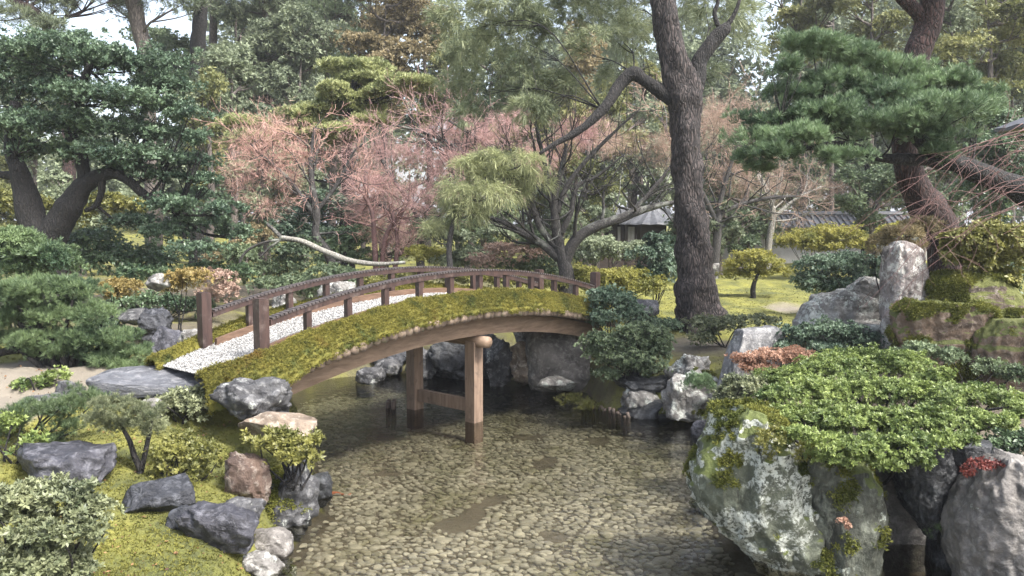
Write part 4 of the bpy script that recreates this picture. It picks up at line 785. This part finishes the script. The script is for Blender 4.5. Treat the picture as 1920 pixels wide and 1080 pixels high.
# right side
Y1 = 'shrubs on the right bank'
bush('blue-green shrub hiding the far newel at the end of the bridge', 'blue', [(1130, 560, 35, 20), (1165, 565, 32, 20), (1140, 592, 40, 18), (1185, 590, 30, 16), (1118, 600, 24, 16)], 13.6, 'azalea', 2.2, .9, group=Y1, sit=False)
bush('rounded dull green azalea overhanging the water under the bridge end', 'blued', [(1165, 640, 55, 20), (1210, 640, 42, 20), (1135, 665, 45, 22), (1185, 675, 60, 24), (1230, 660, 30, 20), (1150, 700, 40, 14), (1125, 645, 36, 22), (1200, 622, 48, 14), (1240, 640, 26, 18), (1215, 695, 42, 16)], 12.7, 'azalea', 2.5, .9, group=Y1, sit=False)
bush('low leafy bush at the foot of the great pine', 'blue', [(1210, 605, 40, 14), (1250, 610, 30, 14), (1190, 615, 30, 12)], 13.6, 'azalea', 2.0, .85, group=Y1)
bush('grey-green low bush right below the great pine trunk', 'dull', [(1330, 610, 40, 16), (1375, 605, 40, 14), (1320, 635, 30, 18), (1420, 602, 40, 9)], 12.9, 'azalea', 2.2, .85, group=Y1)
bush('rusty red azalea in front of the cut stone block', 'oran', [(1400, 675, 35, 13), (1440, 668, 42, 14), (1490, 665, 32, 12), (1420, 690, 40, 10)], 10.5, 'azalea', 2.4, .75, group=Y1, sit=False)
bush('tiny dark green pine at the edge between the pale rocks', 'bpine', [(1312, 712, 26, 12), (1300, 722, 20, 10), (1325, 725, 18, 10)], 11.2, 'needle', 2.0, .5, name='pine_shrub', cat='pine', group=Y1, stems=False, sit=False)
big = [(1480, 710, 55, 26), (1550, 690, 60, 26), (1620, 680, 65, 26), (1690, 685, 60, 26), (1745, 710, 45, 22), (1450, 745, 40, 22), (1530, 735, 65, 28), (1610, 730, 70, 30), (1690, 735, 65, 28), (1770, 745, 60, 24), (1840, 745, 55, 22), (1900, 755, 40, 22), (1480, 780, 50, 22), (1550, 785, 60, 26), (1620, 785, 65, 28), (1690, 790, 60, 28), (1760, 790, 55, 26), (1820, 785, 45, 20),
       (1560, 830, 45, 20), (1620, 840, 50, 22), (1680, 840, 50, 24), (1740, 830, 40, 22), (1590, 860, 30, 12), (1500, 815, 40, 16), (1940, 775, 45, 20), (1880, 790, 40, 16), (1800, 825, 36, 16), (1730, 862, 30, 12), (1660, 868, 36, 12), (1545, 858, 26, 10)]
bpd = []
for x, y, rx, ry in big:
    Dk = 6.42 if y >= 810 else 6.75 + (800 - y) / 120 * 2.7; bpd.append((at(x, y, Dk), (rx * Dk / F, rx * Dk / F * .9, ry * Dk / F)))
bush('huge bright green azalea spreading over the foreground boulders', 'azal', bpd, 8.8, 'rosette', 3.3, .46, group=Y1, sit=False, low=.35, gap=.3, base=at(1640, 870, 8.6), r0=.03)
bush('dark shrub added for the shade under the right end of the huge bright green azalea', 'podo2', [(1850, 830, 45, 20), (1900, 820, 45, 24), (1940, 840, 40, 30), (1880, 855, 40, 14)], 7.3, 'broad', 1.8, .55, group=Y1, sit=False, stems=False)  # the shade under the azalea is built as a dark-leaved shrub
bush('dull olive azalea at the left side of the huge bright green one', 'dull', [(1370, 740, 38, 24), (1410, 725, 40, 20), (1350, 765, 25, 18), (1400, 770, 40, 22), (1440, 720, 30, 16), (1380, 715, 30, 12)], 9.4, 'rosette', 2.3, .55, group=Y1, sit=False)
bush('mossy fern tuft growing on the huge lichen boulder', 'olive', [(1450, 820, 45, 20), (1490, 850, 40, 22), (1440, 850, 35, 16)], 6.6, 'azalea', 1.1, .6, name='fern', cat='fern', group='small plants on the boulders', stems=False, gap=.15)
bush('red-leaved creeper above the pale slab in the corner', 'red', [(1845, 872, 30, 12), (1880, 872, 25, 9), (1815, 885, 18, 10)], 6.25, 'broad', .9, .26, name='creeper', cat='creeper', group='small plants on the boulders', stems=False)
bush('small red leaf sprig low on the mossy rock shoulder', 'oran', [(1580, 975, 12, 6), (1590, 985, 8, 6)], 6.1, 'broad', .9, .25, name='creeper', cat='creeper', group='small plants on the boulders', stems=False)
bush('little green fern at the mouth of the water cave', 'juni', [(1758, 990, 12, 6), (1742, 998, 8, 5)], 6.7, 'needle', .35, .45, name='fern', cat='fern', group='small plants on the boulders', stems=False)
bush('reddish dead stems under the skirt of the huge azalea', 'oran', [(1520, 860, 40, 10), (1690, 880, 20, 18), (1560, 870, 40, 8)], 7.0, 'broad', .5, .4, name='creeper', cat='creeper', group='small plants on the boulders', stems=False)
bush('grassy moss tuft with short stakes at the right waterline', 'olive', [(1100, 765, 28, 12), (1135, 768, 26, 10), (1075, 755, 25, 12)], 12.9, 'needle', 1.0, .8, name='grass_tuft', cat='grass', group='small plants on the boulders', stems=False)
bush('dark green shrub left of the tall standing stone', 'blue', [(1540, 500, 50, 20), (1590, 490, 50, 22), (1620, 520, 40, 22), (1520, 530, 45, 22), (1570, 540, 55, 22), (1640, 500, 25, 25)], 13.6, 'azalea', 2.2, 1.0, group=Y1)
bush('sprawling green ground shrub below the layered grey rock', 'blue', [(1500, 625, 45, 16), (1560, 620, 55, 18), (1610, 640, 55, 16), (1540, 650, 60, 16), (1480, 650, 40, 14), (1640, 660, 40, 12)], 11.2, 'azalea', 2.0, .8, group=Y1)
bush('yellow-topped spreading azalea in front of the tiled wall', 'yell', [(1510, 450, 50, 18), (1565, 440, 50, 18), (1610, 455, 30, 14), (1545, 460, 60, 14), (1470, 455, 22, 10)], 19.5, 'azalea', 2.2, .9, group=Y1)
DW = hit(1412, 559)
t = bush('dwarf yellow-green tree on a slim trunk on the bright moss lawn', 'yell', [(1395, 500, 42, 16), (1440, 495, 42, 18), (1415, 480, 38, 12), (1370, 515, 26, 10), (1470, 510, 24, 10), (1415, 515, 40, 10)], DW, 'azalea', 1.8, .8, name='dwarf_tree', cat='tree', group=None, base=at(1412, 558, DW), stems=False, low=.15)
stem(t, 'trunk', [(1412, 560, 6), (1412, 540, 5), (1418, 520, 3), (1428, 505, 2)], DW, 'dark', 8)
bush('brown heathery shrub on top of the standing stone', 'bgb', [(1690, 440, 40, 18), (1650, 460, 25, 22), (1720, 430, 40, 20), (1700, 465, 35, 12)], 11.6, 'fine', 1.7, 1.0, group=Y1, sit=False)
bush('yellow-green leafy shrub at the right edge above the moss ledge', 'olive', [(1800, 450, 45, 22), (1860, 440, 50, 24), (1910, 450, 40, 30), (1780, 480, 35, 24), (1830, 490, 50, 22), (1890, 490, 40, 24), (1770, 510, 25, 14), (1800, 520, 35, 12), (1870, 520, 50, 14), (1840, 465, 40, 20)], 11.0, 'broad', 2.0, .7, group=Y1, stems=False, sit=False)
bush('pale yellow clipped mound beyond the standing stone', 'yell', [(1690, 430, 45, 14), (1660, 440, 25, 10)], 15.5, 'azalea', 2.2, .9, group=Y1, sit=False)
bush('low grey-green shrub nestling at the foot of the moss-draped brown rock', 'blued', [(1720, 655, 35, 16), (1780, 668, 40, 14), (1850, 690, 45, 16), (1905, 700, 40, 18), (1690, 665, 25, 12)], 9.9, 'azalea', 2.2, .8, group=Y1, sit=False)
bush('dark shrub behind the moss ledge at the right edge', 'podo2', [(1900, 520, 35, 25), (1930, 560, 40, 40), (1905, 610, 30, 30)], 11.3, 'broad', 1.8, .8, group=Y1, sit=False)
# ---------------------------------------------------------------- buildings beyond the garden
plaster = plainmat('pale_plaster', (.34, .335, .32), .9, (.24, .235, .22), 3); tile = plainmat('grey_roof_tile', (.06, .062, .068), .55, (.13, .134, .145), 12, .3)
timber = woodmat('dark_timber', (.018, .013, .011), (.06, .042, .033), (4, 4, 14), .7, .2)
def tiled(mb, a, b2, w, rise, pitch_=.24, r=.06):       # ribbed tiled slope: a-b2 eave line, rising by `rise` over depth vector w
    a, b2, w = (np.asarray(q, float) for q in (a, b2, w)); L_ = np.linalg.norm(b2 - a); e = (b2 - a) / L_; up = np.array((0, 0, rise))
    box(mb, (a + b2) / 2 + (w + up) / 2, e * L_ / 2, (w + up) / 2, np.array((0, 0, .03)))
    for s in np.arange(r, L_, pitch_):
        tube(mb, [a + e * s + (0, 0, .04), a + e * s + w + up + np.array((0, 0, .04))], r, 6, smooth=False)
wt = thing('garden_wall', at(1560, 480, 32), 'long pale garden wall with a grey tiled coping behind the yellow azalea', 'wall')
x0, x1 = at(1330, 450, 32)[0], at(1760, 450, 32)[0]; zt = at(1500, 424, 32)[2]
mb = MB(); box(mb, ((x0 + x1) / 2, 32.3, (zt + .6) / 2), ((x1 - x0) / 2, 0, 0), (0, .15, 0), (0, 0, (zt - .6) / 2)); mb.build('wall', plaster, wt, smooth=False)
mb = MB(); tiled(mb, (x0, 31.6, zt - .02), (x1, 31.6, zt - .02), (0, .75, 0), .42); tiled(mb, (x1, 33.1, zt - .02), (x0, 33.1, zt - .02), (0, -.74, 0), .42); tube(mb, [(x0, 32.35, zt + .48), (x1, 32.35, zt + .48)], .12, 8, smooth=False); mb.build('roof', tile, wt, smooth=False)
gp_ = thing('gate_pavilion', at(1218, 470, 27), 'small dark timber gate pavilion with a peaked tiled roof left of the great pine', 'building')
c0 = at(1222, 418, 27); hw = .75
mb = MB(); box(mb, (c0[0], 27, c0[2] / 2 + .7), (.42, 0, 0), (0, .42, 0), (0, 0, c0[2] / 2 - .55)); mb.build('wall', timber, gp_, smooth=False)
mb = MB(); apex = np.array((c0[0], 27, c0[2] + .55)); n8 = 12
for lv, (rr, zz) in enumerate(((1.05, -.05), (.55, .22))): pass
prof = [(1.05, -.06), (1.0, .0), (.7, .14), (.35, .34), (.10, .56), (.05, .68), (.0, .70)]; rg = 28
v = [(c0[0] + r_ * (1 + .05 * (k_ % 2)) * math.cos(k_ * 2 * math.pi / rg), 27 + r_ * (1 + .05 * (k_ % 2)) * math.sin(k_ * 2 * math.pi / rg), c0[2] + z_ + .02 * (k_ % 2)) for r_, z_ in prof for k_ in range(rg)]
ix = np.arange(len(v)).reshape(len(prof), rg); mb.add(v, np.stack([ix[:-1], np.roll(ix, -1, 1)[:-1], np.roll(ix, -1, 1)[1:], ix[1:]], -1).reshape(-1, 4), [list(range(rg))[::-1]]); mb.build('roof', tile, gp_, smooth=False)
for dx in (-1, 1):
    mb = MB(); box(mb, (c0[0] + dx * .9, 27 - .3, c0[2] / 2 + .5), (.05, 0, 0), (0, .05, 0), (0, 0, c0[2] / 2 - .5)); mb.build('post', timber, gp_, smooth=False)
hs_ = thing('tea_house', at(1180, 470, 29), 'white plastered house wall with dark openings behind the gate pavilion', 'building')
c1 = at(1182, 440, 29)
mb = MB(); box(mb, (c1[0] - .3, 29.6, 1.9), (1.6, 0, 0), (0, .2, 0), (0, 0, 1.25)); mb.build('wall', timber, hs_, smooth=False)
for px, ww in ((1180, .10), (1163, .05), (1189, .06)):
    q = at(px, 448, 29); mb = MB(); box(mb, (q[0], 29.35, 2.35), (ww, 0, 0), (0, .03, 0), (0, 0, .55)); mb.build('panel', plaster, hs_, smooth=False)
mb = MB(); tiled(mb, (c1[0] - 2.2, 28.9, 3.05), (c1[0] + 1.6, 28.9, 3.05), (0, 1.2, 0), .5); mb.build('roof', tile, hs_, smooth=False)
# eave of a building at the right edge
ev = thing('corner_pavilion', at(2060, 440, 14), 'dark building whose grey tiled eave tip shows at the right edge', 'building')
q = at(1886, 214, 14); cx, cz = q[0] + 2.8, q[2]
mb = MB(); box(mb, (cx + 1.0, 15.2, cz / 2 + .4), (1.0, 0, 0), (0, .9, 0), (0, 0, cz / 2 - .45)); mb.build('wall', timber, ev, smooth=False)
mb = MB(); prof = [(1.5, -.05), (1.5, .02), (1.2, .17), (.7, .42), (.12, .8), (0, .82)]; rg = 40
def sq(k_):
    a_ = k_ * 2 * math.pi / rg; m_ = max(abs(math.cos(a_)), abs(math.sin(a_))); return math.cos(a_) / m_, math.sin(a_) / m_
v = [(cx + r_ * sq(k_)[0], 15.0 + r_ * sq(k_)[1], cz + z_ + .03 * (k_ % 2)) for r_, z_ in prof for k_ in range(rg)]
ix = np.arange(len(v)).reshape(len(prof), rg); mb.add(v, np.stack([ix[:-1], np.roll(ix, -1, 1)[:-1], np.roll(ix, -1, 1)[1:], ix[1:]], -1).reshape(-1, 4), [list(range(rg))[::-1]]); mb.build('roof', tile, ev, smooth=False)

# ---------------------------------------------------------------- small things
stakew = woodmat('stake_wood', (.03, .022, .018), (.11, .08, .06), (20, 20, 4), .7, .3)
for i, (px, py) in enumerate(((727, 757), (737, 759), (729, 752), (739, 753))):
    q = gnd(px, py + 8, 0); mb = MB(); tube(mb, [q + (0, 0, -.4), q + (0, 0, .0), q + (0, 0, .10 + .02 * (i % 2))], .035, 9, smooth=False); mb.build('wooden_stake', stakew); tag(bpy.data.objects[-1] if False else sc.collection.objects[-1], 'one of the stubby dark stakes clustered in the water left of the piers', 'stake', 'stake cluster left of the piers')
for i in range(13):
    px = 1094 + i * 7 + rng.uniform(-2, 2); q = gnd(px, 760 + (px - 1094) * .27 + rng.uniform(-2, 2), 0); mb = MB(); h_ = rng.uniform(.02, .09); l_ = rng.normal(scale=.015, size=2)
    tube(mb, [q + (0, 0, -.4), q + (0, 0, 0), q + (l_[0], l_[1], h_)], .028, 8, smooth=False); o = mb.build('wooden_stake', stakew)
    tag(o, 'one of the short weathered stakes edging the grassy tuft at the right waterline', 'stake', 'stakes edging the grassy tuft')
q = at(1340, 505, 20); mb = MB(); rock_mesh(mb, q, (.14, .14, .16), 90, .4, 4, .03, 4); mb.build('pale_stone_block', RK['pale']); tag(sc.collection.objects[-1], 'small pale stone block just right of the great pine trunk', 'stone')  # a plain small rock for the pale block
# koi at the left waterline
m, n, b, out = newmat('koi_skin'); nz = noise(n, 7, 3, .5, coord(n)); n.links.new(mixrgb(n, (.50, .15, .07), (.5, .48, .45), ramp(n, nz, .5, .56)), b.inputs['Base Color']); b.inputs['Roughness'].default_value = .3
kq = gnd(632, 925, -.11); t = thing('koi', kq, 'orange and white koi just under the surface beside the dark wet block', 'fish')
kz = .55
mb = MB(); ks = np.linspace(0, 1, 9); tube(mb, [kq + ((s - .5) * .42 * kz, .03 * kz * math.sin(s * 5), -.01) for s in ks], np.array([.012, .035, .048, .05, .046, .038, .026, .016, .010]) * kz, 12, 3); mb.build('body', m, t)
mb = MB(); e_ = kq + (.21 * kz, .03 * kz * math.sin(5), -.01); mb.add([e_, e_ + np.array((.10, .05, .02)) * kz, e_ + np.array((.07, 0, 0)) * kz, e_ + np.array((.10, -.05, -.01)) * kz, e_ + np.array((.02, 0, .006)) * kz], [[0, 1, 2, 4], [0, 4, 2, 3]]); mb.build('tail', m, t)

# ---------------------------------------------------------------- background trees
topi = [(668, 128, 58, 11), (690, 148, 46, 14), (640, 186, 44, 14), (722, 172, 34, 10), (768, 158, 48, 11), (620, 165, 28, 9), (600, 205, 40, 11), (655, 205, 40, 12), (590, 232, 40, 10), (625, 246, 44, 12), (690, 200, 30, 9), (455, 232, 40, 12), (560, 215, 35, 10), (640, 262, 30, 14), (540, 250, 40, 10), (700, 228, 35, 10), (480, 262, 45, 11)]
topi = [(x_, y_ + 3, a_ * 1.2, b_ * 1.35) for x_, y_, a_, b_ in topi]
tree('tiered cloud-pruned tree with flat yellow-green tops behind the coral maple', 21.5, [[(650, 420, 12), (655, 330, 11), (650, 260, 9), (660, 190, 7), (668, 135, 4)]], topi, 'topi', 'dark', 'pad', 3.2, .75, name='cloud_pruned_tree', jit=.6, thick=.9, low=.15, gap=.6)
BG = 'tall trees beyond the garden'
def bgtree(label, px, D, top, bot, wpx, mt, style='far', n=9, cov=1.1, trunk=None, bark='bg', tw=8, size=1.0, seed=0, **k):
    r_ = np.random.default_rng(seed); pads = []
    n = int(n * 1.3); cov *= 1.75
    for i in range(n):
        f_ = (i + .5) / n; y = top + (bot - top) * f_; ww = wpx * (.45 + .55 * math.sin(math.pi * min(1, f_ * .9 + .12))); x = px + r_.uniform(-.75, .75) * ww
        pads.append((x, y, ww * r_.uniform(.38, .62), (bot - top) / n * r_.uniform(.8, 1.3)))
    te = max(top + (bot - top) * .2, -200); tr_ = trunk or [(px, 480, tw), (px + r_.uniform(-8, 8), 480 + (te - 480) * .35, tw * .8), (px + r_.uniform(-12, 12), 480 + (te - 480) * .7, tw * .5), (px + r_.uniform(-14, 14), te, tw * .08)]
    return tree(label, D, [tr_], pads, mt, bark, style, cov, size, name='background_tree', group=BG, jit=1.2, thick=.9, r0=.06, rough=.15, **k)
bgtree('leaning reddish pine trunk at the upper left with a thin crown', 265, 30, -160, 30, 170, 'bgg', 'farpine', 8, .55, [(285, 420, 12), (280, 200, 12), (272, 100, 13), (255, 30, 14), (240, -60, 13), (235, -180, 9)], seed=1)
bgtree('straight dark pine trunk between the podocarpus and the cloud-pruned tree', 372, 32, -220, 10, 150, 'bgg', 'farpine', 7, .5, [(368, 470, 14), (370, 150, 13), (374, 60, 13), (376, -40, 12), (376, -220, 9)], bark='dark', seed=2)
bgtree('slim pale trunk just right of the straight dark pine trunk', 398, 36, -200, -20, 120, 'bgg', 'farpine', 5, .5, [(394, 470, 7), (396, 200, 7), (400, 60, 7), (404, -160, 5)], seed=3)
bgtree('thin grey pine above the cloud-pruned tree', 500, 36, -120, 120, 130, 'bgg', 'farpine', 8, .55, [(498, 470, 9), (499, 200, 9), (499, 60, 8), (498, -120, 5)], seed=4)
bgtree('gnarled red-limbed pine in the top left corner', 70, 28, -120, 60, 170, 'bgg', 'farpine', 7, .45, [(130, 420, 12), (125, 130, 12), (95, 60, 11), (60, 20, 9), (20, 0, 7), (-20, -40, 5)], bark='red', seed=5)
bgtree('light green bushy tree right of the podocarpus crown', 435, 27, 90, 330, 90, 'bgg', 'far', 9, 1.3, seed=6, size=.8)
bgtree('yellow-green young tree beside the podocarpus', 390, 25, 150, 380, 60, 'bgy', 'far', 7, 1.2, seed=7, size=.7)
bgtree('grey-green tree behind the cloud-pruned tree', 570, 33, 30, 330, 100, 'bgg', 'far', 9, 1.1, seed=8)
bgtree('dark pine behind the cloud-pruned tree, left of the ochre tree', 620, 38, -60, 220, 90, 'bgd', 'farpine', 9, .9, seed=9)
bgtree('ochre leaved tree above the cloud-pruned tree', 725, 34, -40, 220, 95, 'bgb', 'far', 11, 1.1, seed=10, size=.9)
bgtree('olive tree between the ochre tree and the great pine crown', 800, 36, -40, 240, 80, 'bgy', 'far', 9, 1.1, seed=11)
bgtree('dark evergreen behind the great pine crown', 920, 34, 60, 330, 100, 'bgd', 'far', 9, 1.1, seed=12)
bgtree('pale olive tree seen under the bent branch of the great pine', 1100, 28, 190, 420, 90, 'bgy', 'far', 8, 1.1, seed=13, size=.8)
bgtree('brownish thin-leaved tree behind the bent branch', 1050, 32, 60, 330, 90, 'bgb', 'far', 8, .8, seed=14)
bgtree('grey-green tree left of the great pine trunk', 1190, 31, 200, 430, 80, 'bgg', 'far', 8, 1.1, seed=15, size=.9)
bgtree('tall grey pine behind the great pine top', 1180, 40, -120, 200, 120, 'bgg', 'farpine', 9, .7, seed=16)
bgtree('bushy green tree right of the great pine trunk', 1390, 29, 260, 460, 80, 'bgd', 'far', 8, 1.2, seed=17, size=.8)
bgtree('dark green tree behind the tiled garden wall', 1560, 38, 250, 460, 110, 'bgd', 'far', 8, 1.2, seed=18)
bgtree('olive tree behind the spreading pine', 1500, 33, -60, 120, 90, 'bgy', 'far', 7, .7, seed=19)
bgtree('light olive broadleaf tree in the upper right, left of the red pine', 1630, 30, -100, 180, 90, 'bgy', 'far', 9, 1.0, seed=20, size=.8)
bgtree('tall olive green tree in the upper right corner', 1850, 26, -120, 260, 130, 'bgy', 'far', 12, 1.1, seed=21, size=.7)
bgtree('dark green broadleaf tree at the right edge under the eave', 1860, 20, 200, 420, 90, 'podo2', 'far', 9, 1.4, seed=22, size=.6)
bgtree('green tree between the red pine and the right edge', 1790, 30, -60, 330, 90, 'bgg', 'far', 10, 1.0, seed=23, size=.8)
bgtree('dark slender evergreen in front of the tiled wall', 1622, 27, 250, 440, 40, 'bgd', 'far', 6, 1.1, seed=24, size=.7, bark='dark')
bgtree('grey trunked tree far left behind the podocarpus', 150, 26, 330, 470, 110, 'bgg', 'far', 6, 1.2, seed=25, size=.8)
bgtree('dark low evergreen behind the red stems', 720, 27, 330, 480, 90, 'bgd', 'far', 7, 1.2, seed=26, size=.8)
bgtree('dark green tree behind the weeping tree', 880, 27, 330, 480, 90, 'bgd', 'far', 7, 1.1, seed=27, size=.8)
bgtree('green tree behind the coral maple', 500, 29, 280, 470, 100, 'bgg', 'far', 8, 1.1, seed=28, size=.8)
bgtree('yellowish tree beyond the left trunks', 40, 30, 300, 470, 110, 'bgy', 'far', 6, 1.1, seed=29, size=.9)
bgtree('green tree behind the bare maple limbs', 1010, 30, 320, 480, 90, 'bgg', 'far', 7, 1.1, seed=30, size=.8)
for i, (lab, px, D, top, bot, w_, mt, sz) in enumerate([
    ('light green leafy tree filling the gap right of the straight dark pine trunk', 460, 34, 20, 260, 110, 'bgg', .9), ('grey-green tree top above the podocarpus crown', 300, 36, 60, 260, 110, 'bgd', .9),
    ('dull green tree at the upper left edge behind the podocarpus', 60, 36, 70, 300, 130, 'bgg', .9), ('soft green tree right of the thin grey pine', 560, 40, -40, 160, 100, 'bgg', .9),
    ('olive brown tree behind the ochre leaved tree', 680, 42, -60, 140, 110, 'bgb', 1.0), ('green tree between the ochre tree and the bent branch', 860, 38, 150, 380, 100, 'bgg', .9),
    ('yellow-green tree under the great pine crown', 990, 30, 210, 400, 80, 'bgy', .8), ('soft green tree behind the bent branch tip', 1080, 36, 120, 330, 100, 'bgg', .9),
    ('green tree immediately left of the great pine trunk top', 1200, 36, 120, 320, 80, 'bgy', .9), ('thin green tree right of the stubby pine limb', 1370, 36, 170, 330, 60, 'bgg', .9),
    ('mid green tree behind the left end of the spreading pine', 1440, 31, 290, 440, 80, 'bgg', .8), ('olive broadleaf tree above the spreading pine', 1560, 36, -80, 90, 90, 'bgg', .9),
    ('olive leaved tree right of the red pine top', 1830, 34, -120, 140, 110, 'bgy', .9), ('dense green tree above the eave at the right edge', 1900, 28, 20, 260, 90, 'bgg', .8),
    ('green tree between the standing stone and the red pine', 1640, 25, 300, 440, 70, 'bgd', .7), ('dark tree behind the red pine trunk', 1730, 24, 280, 440, 80, 'bgd', .7),
    ('leafy evergreen in front of the tiled wall right of the great pine', 1385, 26, 400, 475, 45, 'bgd', .7), ('grey-green evergreen hiding the left end of the tiled wall', 1350, 25, 380, 480, 35, 'bgg', .7),
    ('low evergreen beside the gate pavilion', 1270, 26, 400, 480, 35, 'bgd', .7), ('round evergreen left of the gate pavilion', 1120, 26, 370, 470, 55, 'bgg', .7)]):
    bgtree(lab, px, D, top, bot, w_, mt, 'far', 8, 1.1, seed=60 + i, size=sz, tw=5)
# the far wood behind everything
mb = MB(); wd = []
for i in range(150):
    x = rng.uniform(-48, 48); y = rng.uniform(52, 62); pw = 960 + x / y * F; h_ = rng.uniform(.25, 1) * (9 if pw < 440 else 11 if 1330 < pw < 1450 else 21); wd.append((np.array((x, y, 2 + h_ * .5)), np.array((rng.uniform(2.5, 4.5), 3., h_ * .55))))
crown(mb, wd, 'far', .75, 2.0, gap=.3); tag(mb.build('far_wood', LM['bgg'], org=np.zeros(3)), 'hazy mass of woodland closing the view far behind the garden', 'woodland', kind='stuff')

# moss and litter growing on the open ground
N = 130000; px = rng.uniform(0, 1920, N); py = rng.uniform(540, 1080, N); q = np.array([gnd(a_, b_, .9)[:2] for a_, b_ in zip(px, py)])
z, a_, d = ground_z(q[:, 0], q[:, 1], True); k = (d > .15) & (q[:, 1] < 22) & (a_[:, 0] > .35 + .25 * rng.random(N)) & (a_[:, 1] < .6)
q, z = q[k], z[k]; P = np.stack([q[:, 0], q[:, 1], z - .006], 1); mb = MB()
blades(mb, P, nrm(np.array((0, 0, 1.)) + rng.normal(scale=.3, size=P.shape)), 4, .3, 1.3, .032, .010, .003, np.clip(.5 + .6 * perlin(P * 1.7), 0, 1))
tag(mb.build('moss', leafmat('ground_moss', (.06, .068, .022), (.19, .185, .045), .85, .2, .2), org=np.zeros(3)), 'soft yellow-green moss carpeting the banks', 'moss', kind='stuff')

N = 9000; px = rng.uniform(0, 1920, N); py = rng.uniform(545, 1080, N); q = np.array([gnd(a_, b_, .9)[:2] for a_, b_ in zip(px, py)])
z, a_, d = ground_z(q[:, 0], q[:, 1], True); k = (d > .1) & (q[:, 1] < 22) & (perlin(np.stack([q[:, 0], q[:, 1], 0 * z], 1) * .9) > rng.uniform(-.4, .5, N)); P = np.stack([q[k, 0], q[k, 1], z[k] + .018], 1); mb = MB()
blades(mb, P, nrm(rng.normal(size=P.shape) * np.array((1, 1, .25)) + np.array((0, 0, .1))), 1, .0, .3, .036, .018, .004, rng.random(len(P)))
tag(mb.build('fallen_leaves', leafmat('fallen_leaf', (.07, .035, .02), (.30, .17, .08), .7, .1, .3), org=np.zeros(3)), 'brown fallen leaves scattered over the mossy banks', 'leaves', kind='stuff')

# ---------------------------------------------------------------- the damp air
hm = bpy.data.materials.new('haze'); hm.use_nodes = True; hn = hm.node_tree; hn.nodes.remove(hn.nodes['Principled BSDF'])
pv = hn.nodes.new('ShaderNodeVolumePrincipled'); pv.inputs['Color'].default_value = (.92, .95, 1, 1); pv.inputs['Density'].default_value = .0009; pv.inputs['Anisotropy'].default_value = .2
hn.links.new(pv.outputs[0], hn.nodes['Material Output'].inputs['Volume'])
mb = MB(); box(mb, (0, 420, 13), (720, 0, 0), (0, 790, 0), (0, 0, 15)); tag(mb.build('haze', hm, smooth=False), kind='stuff')
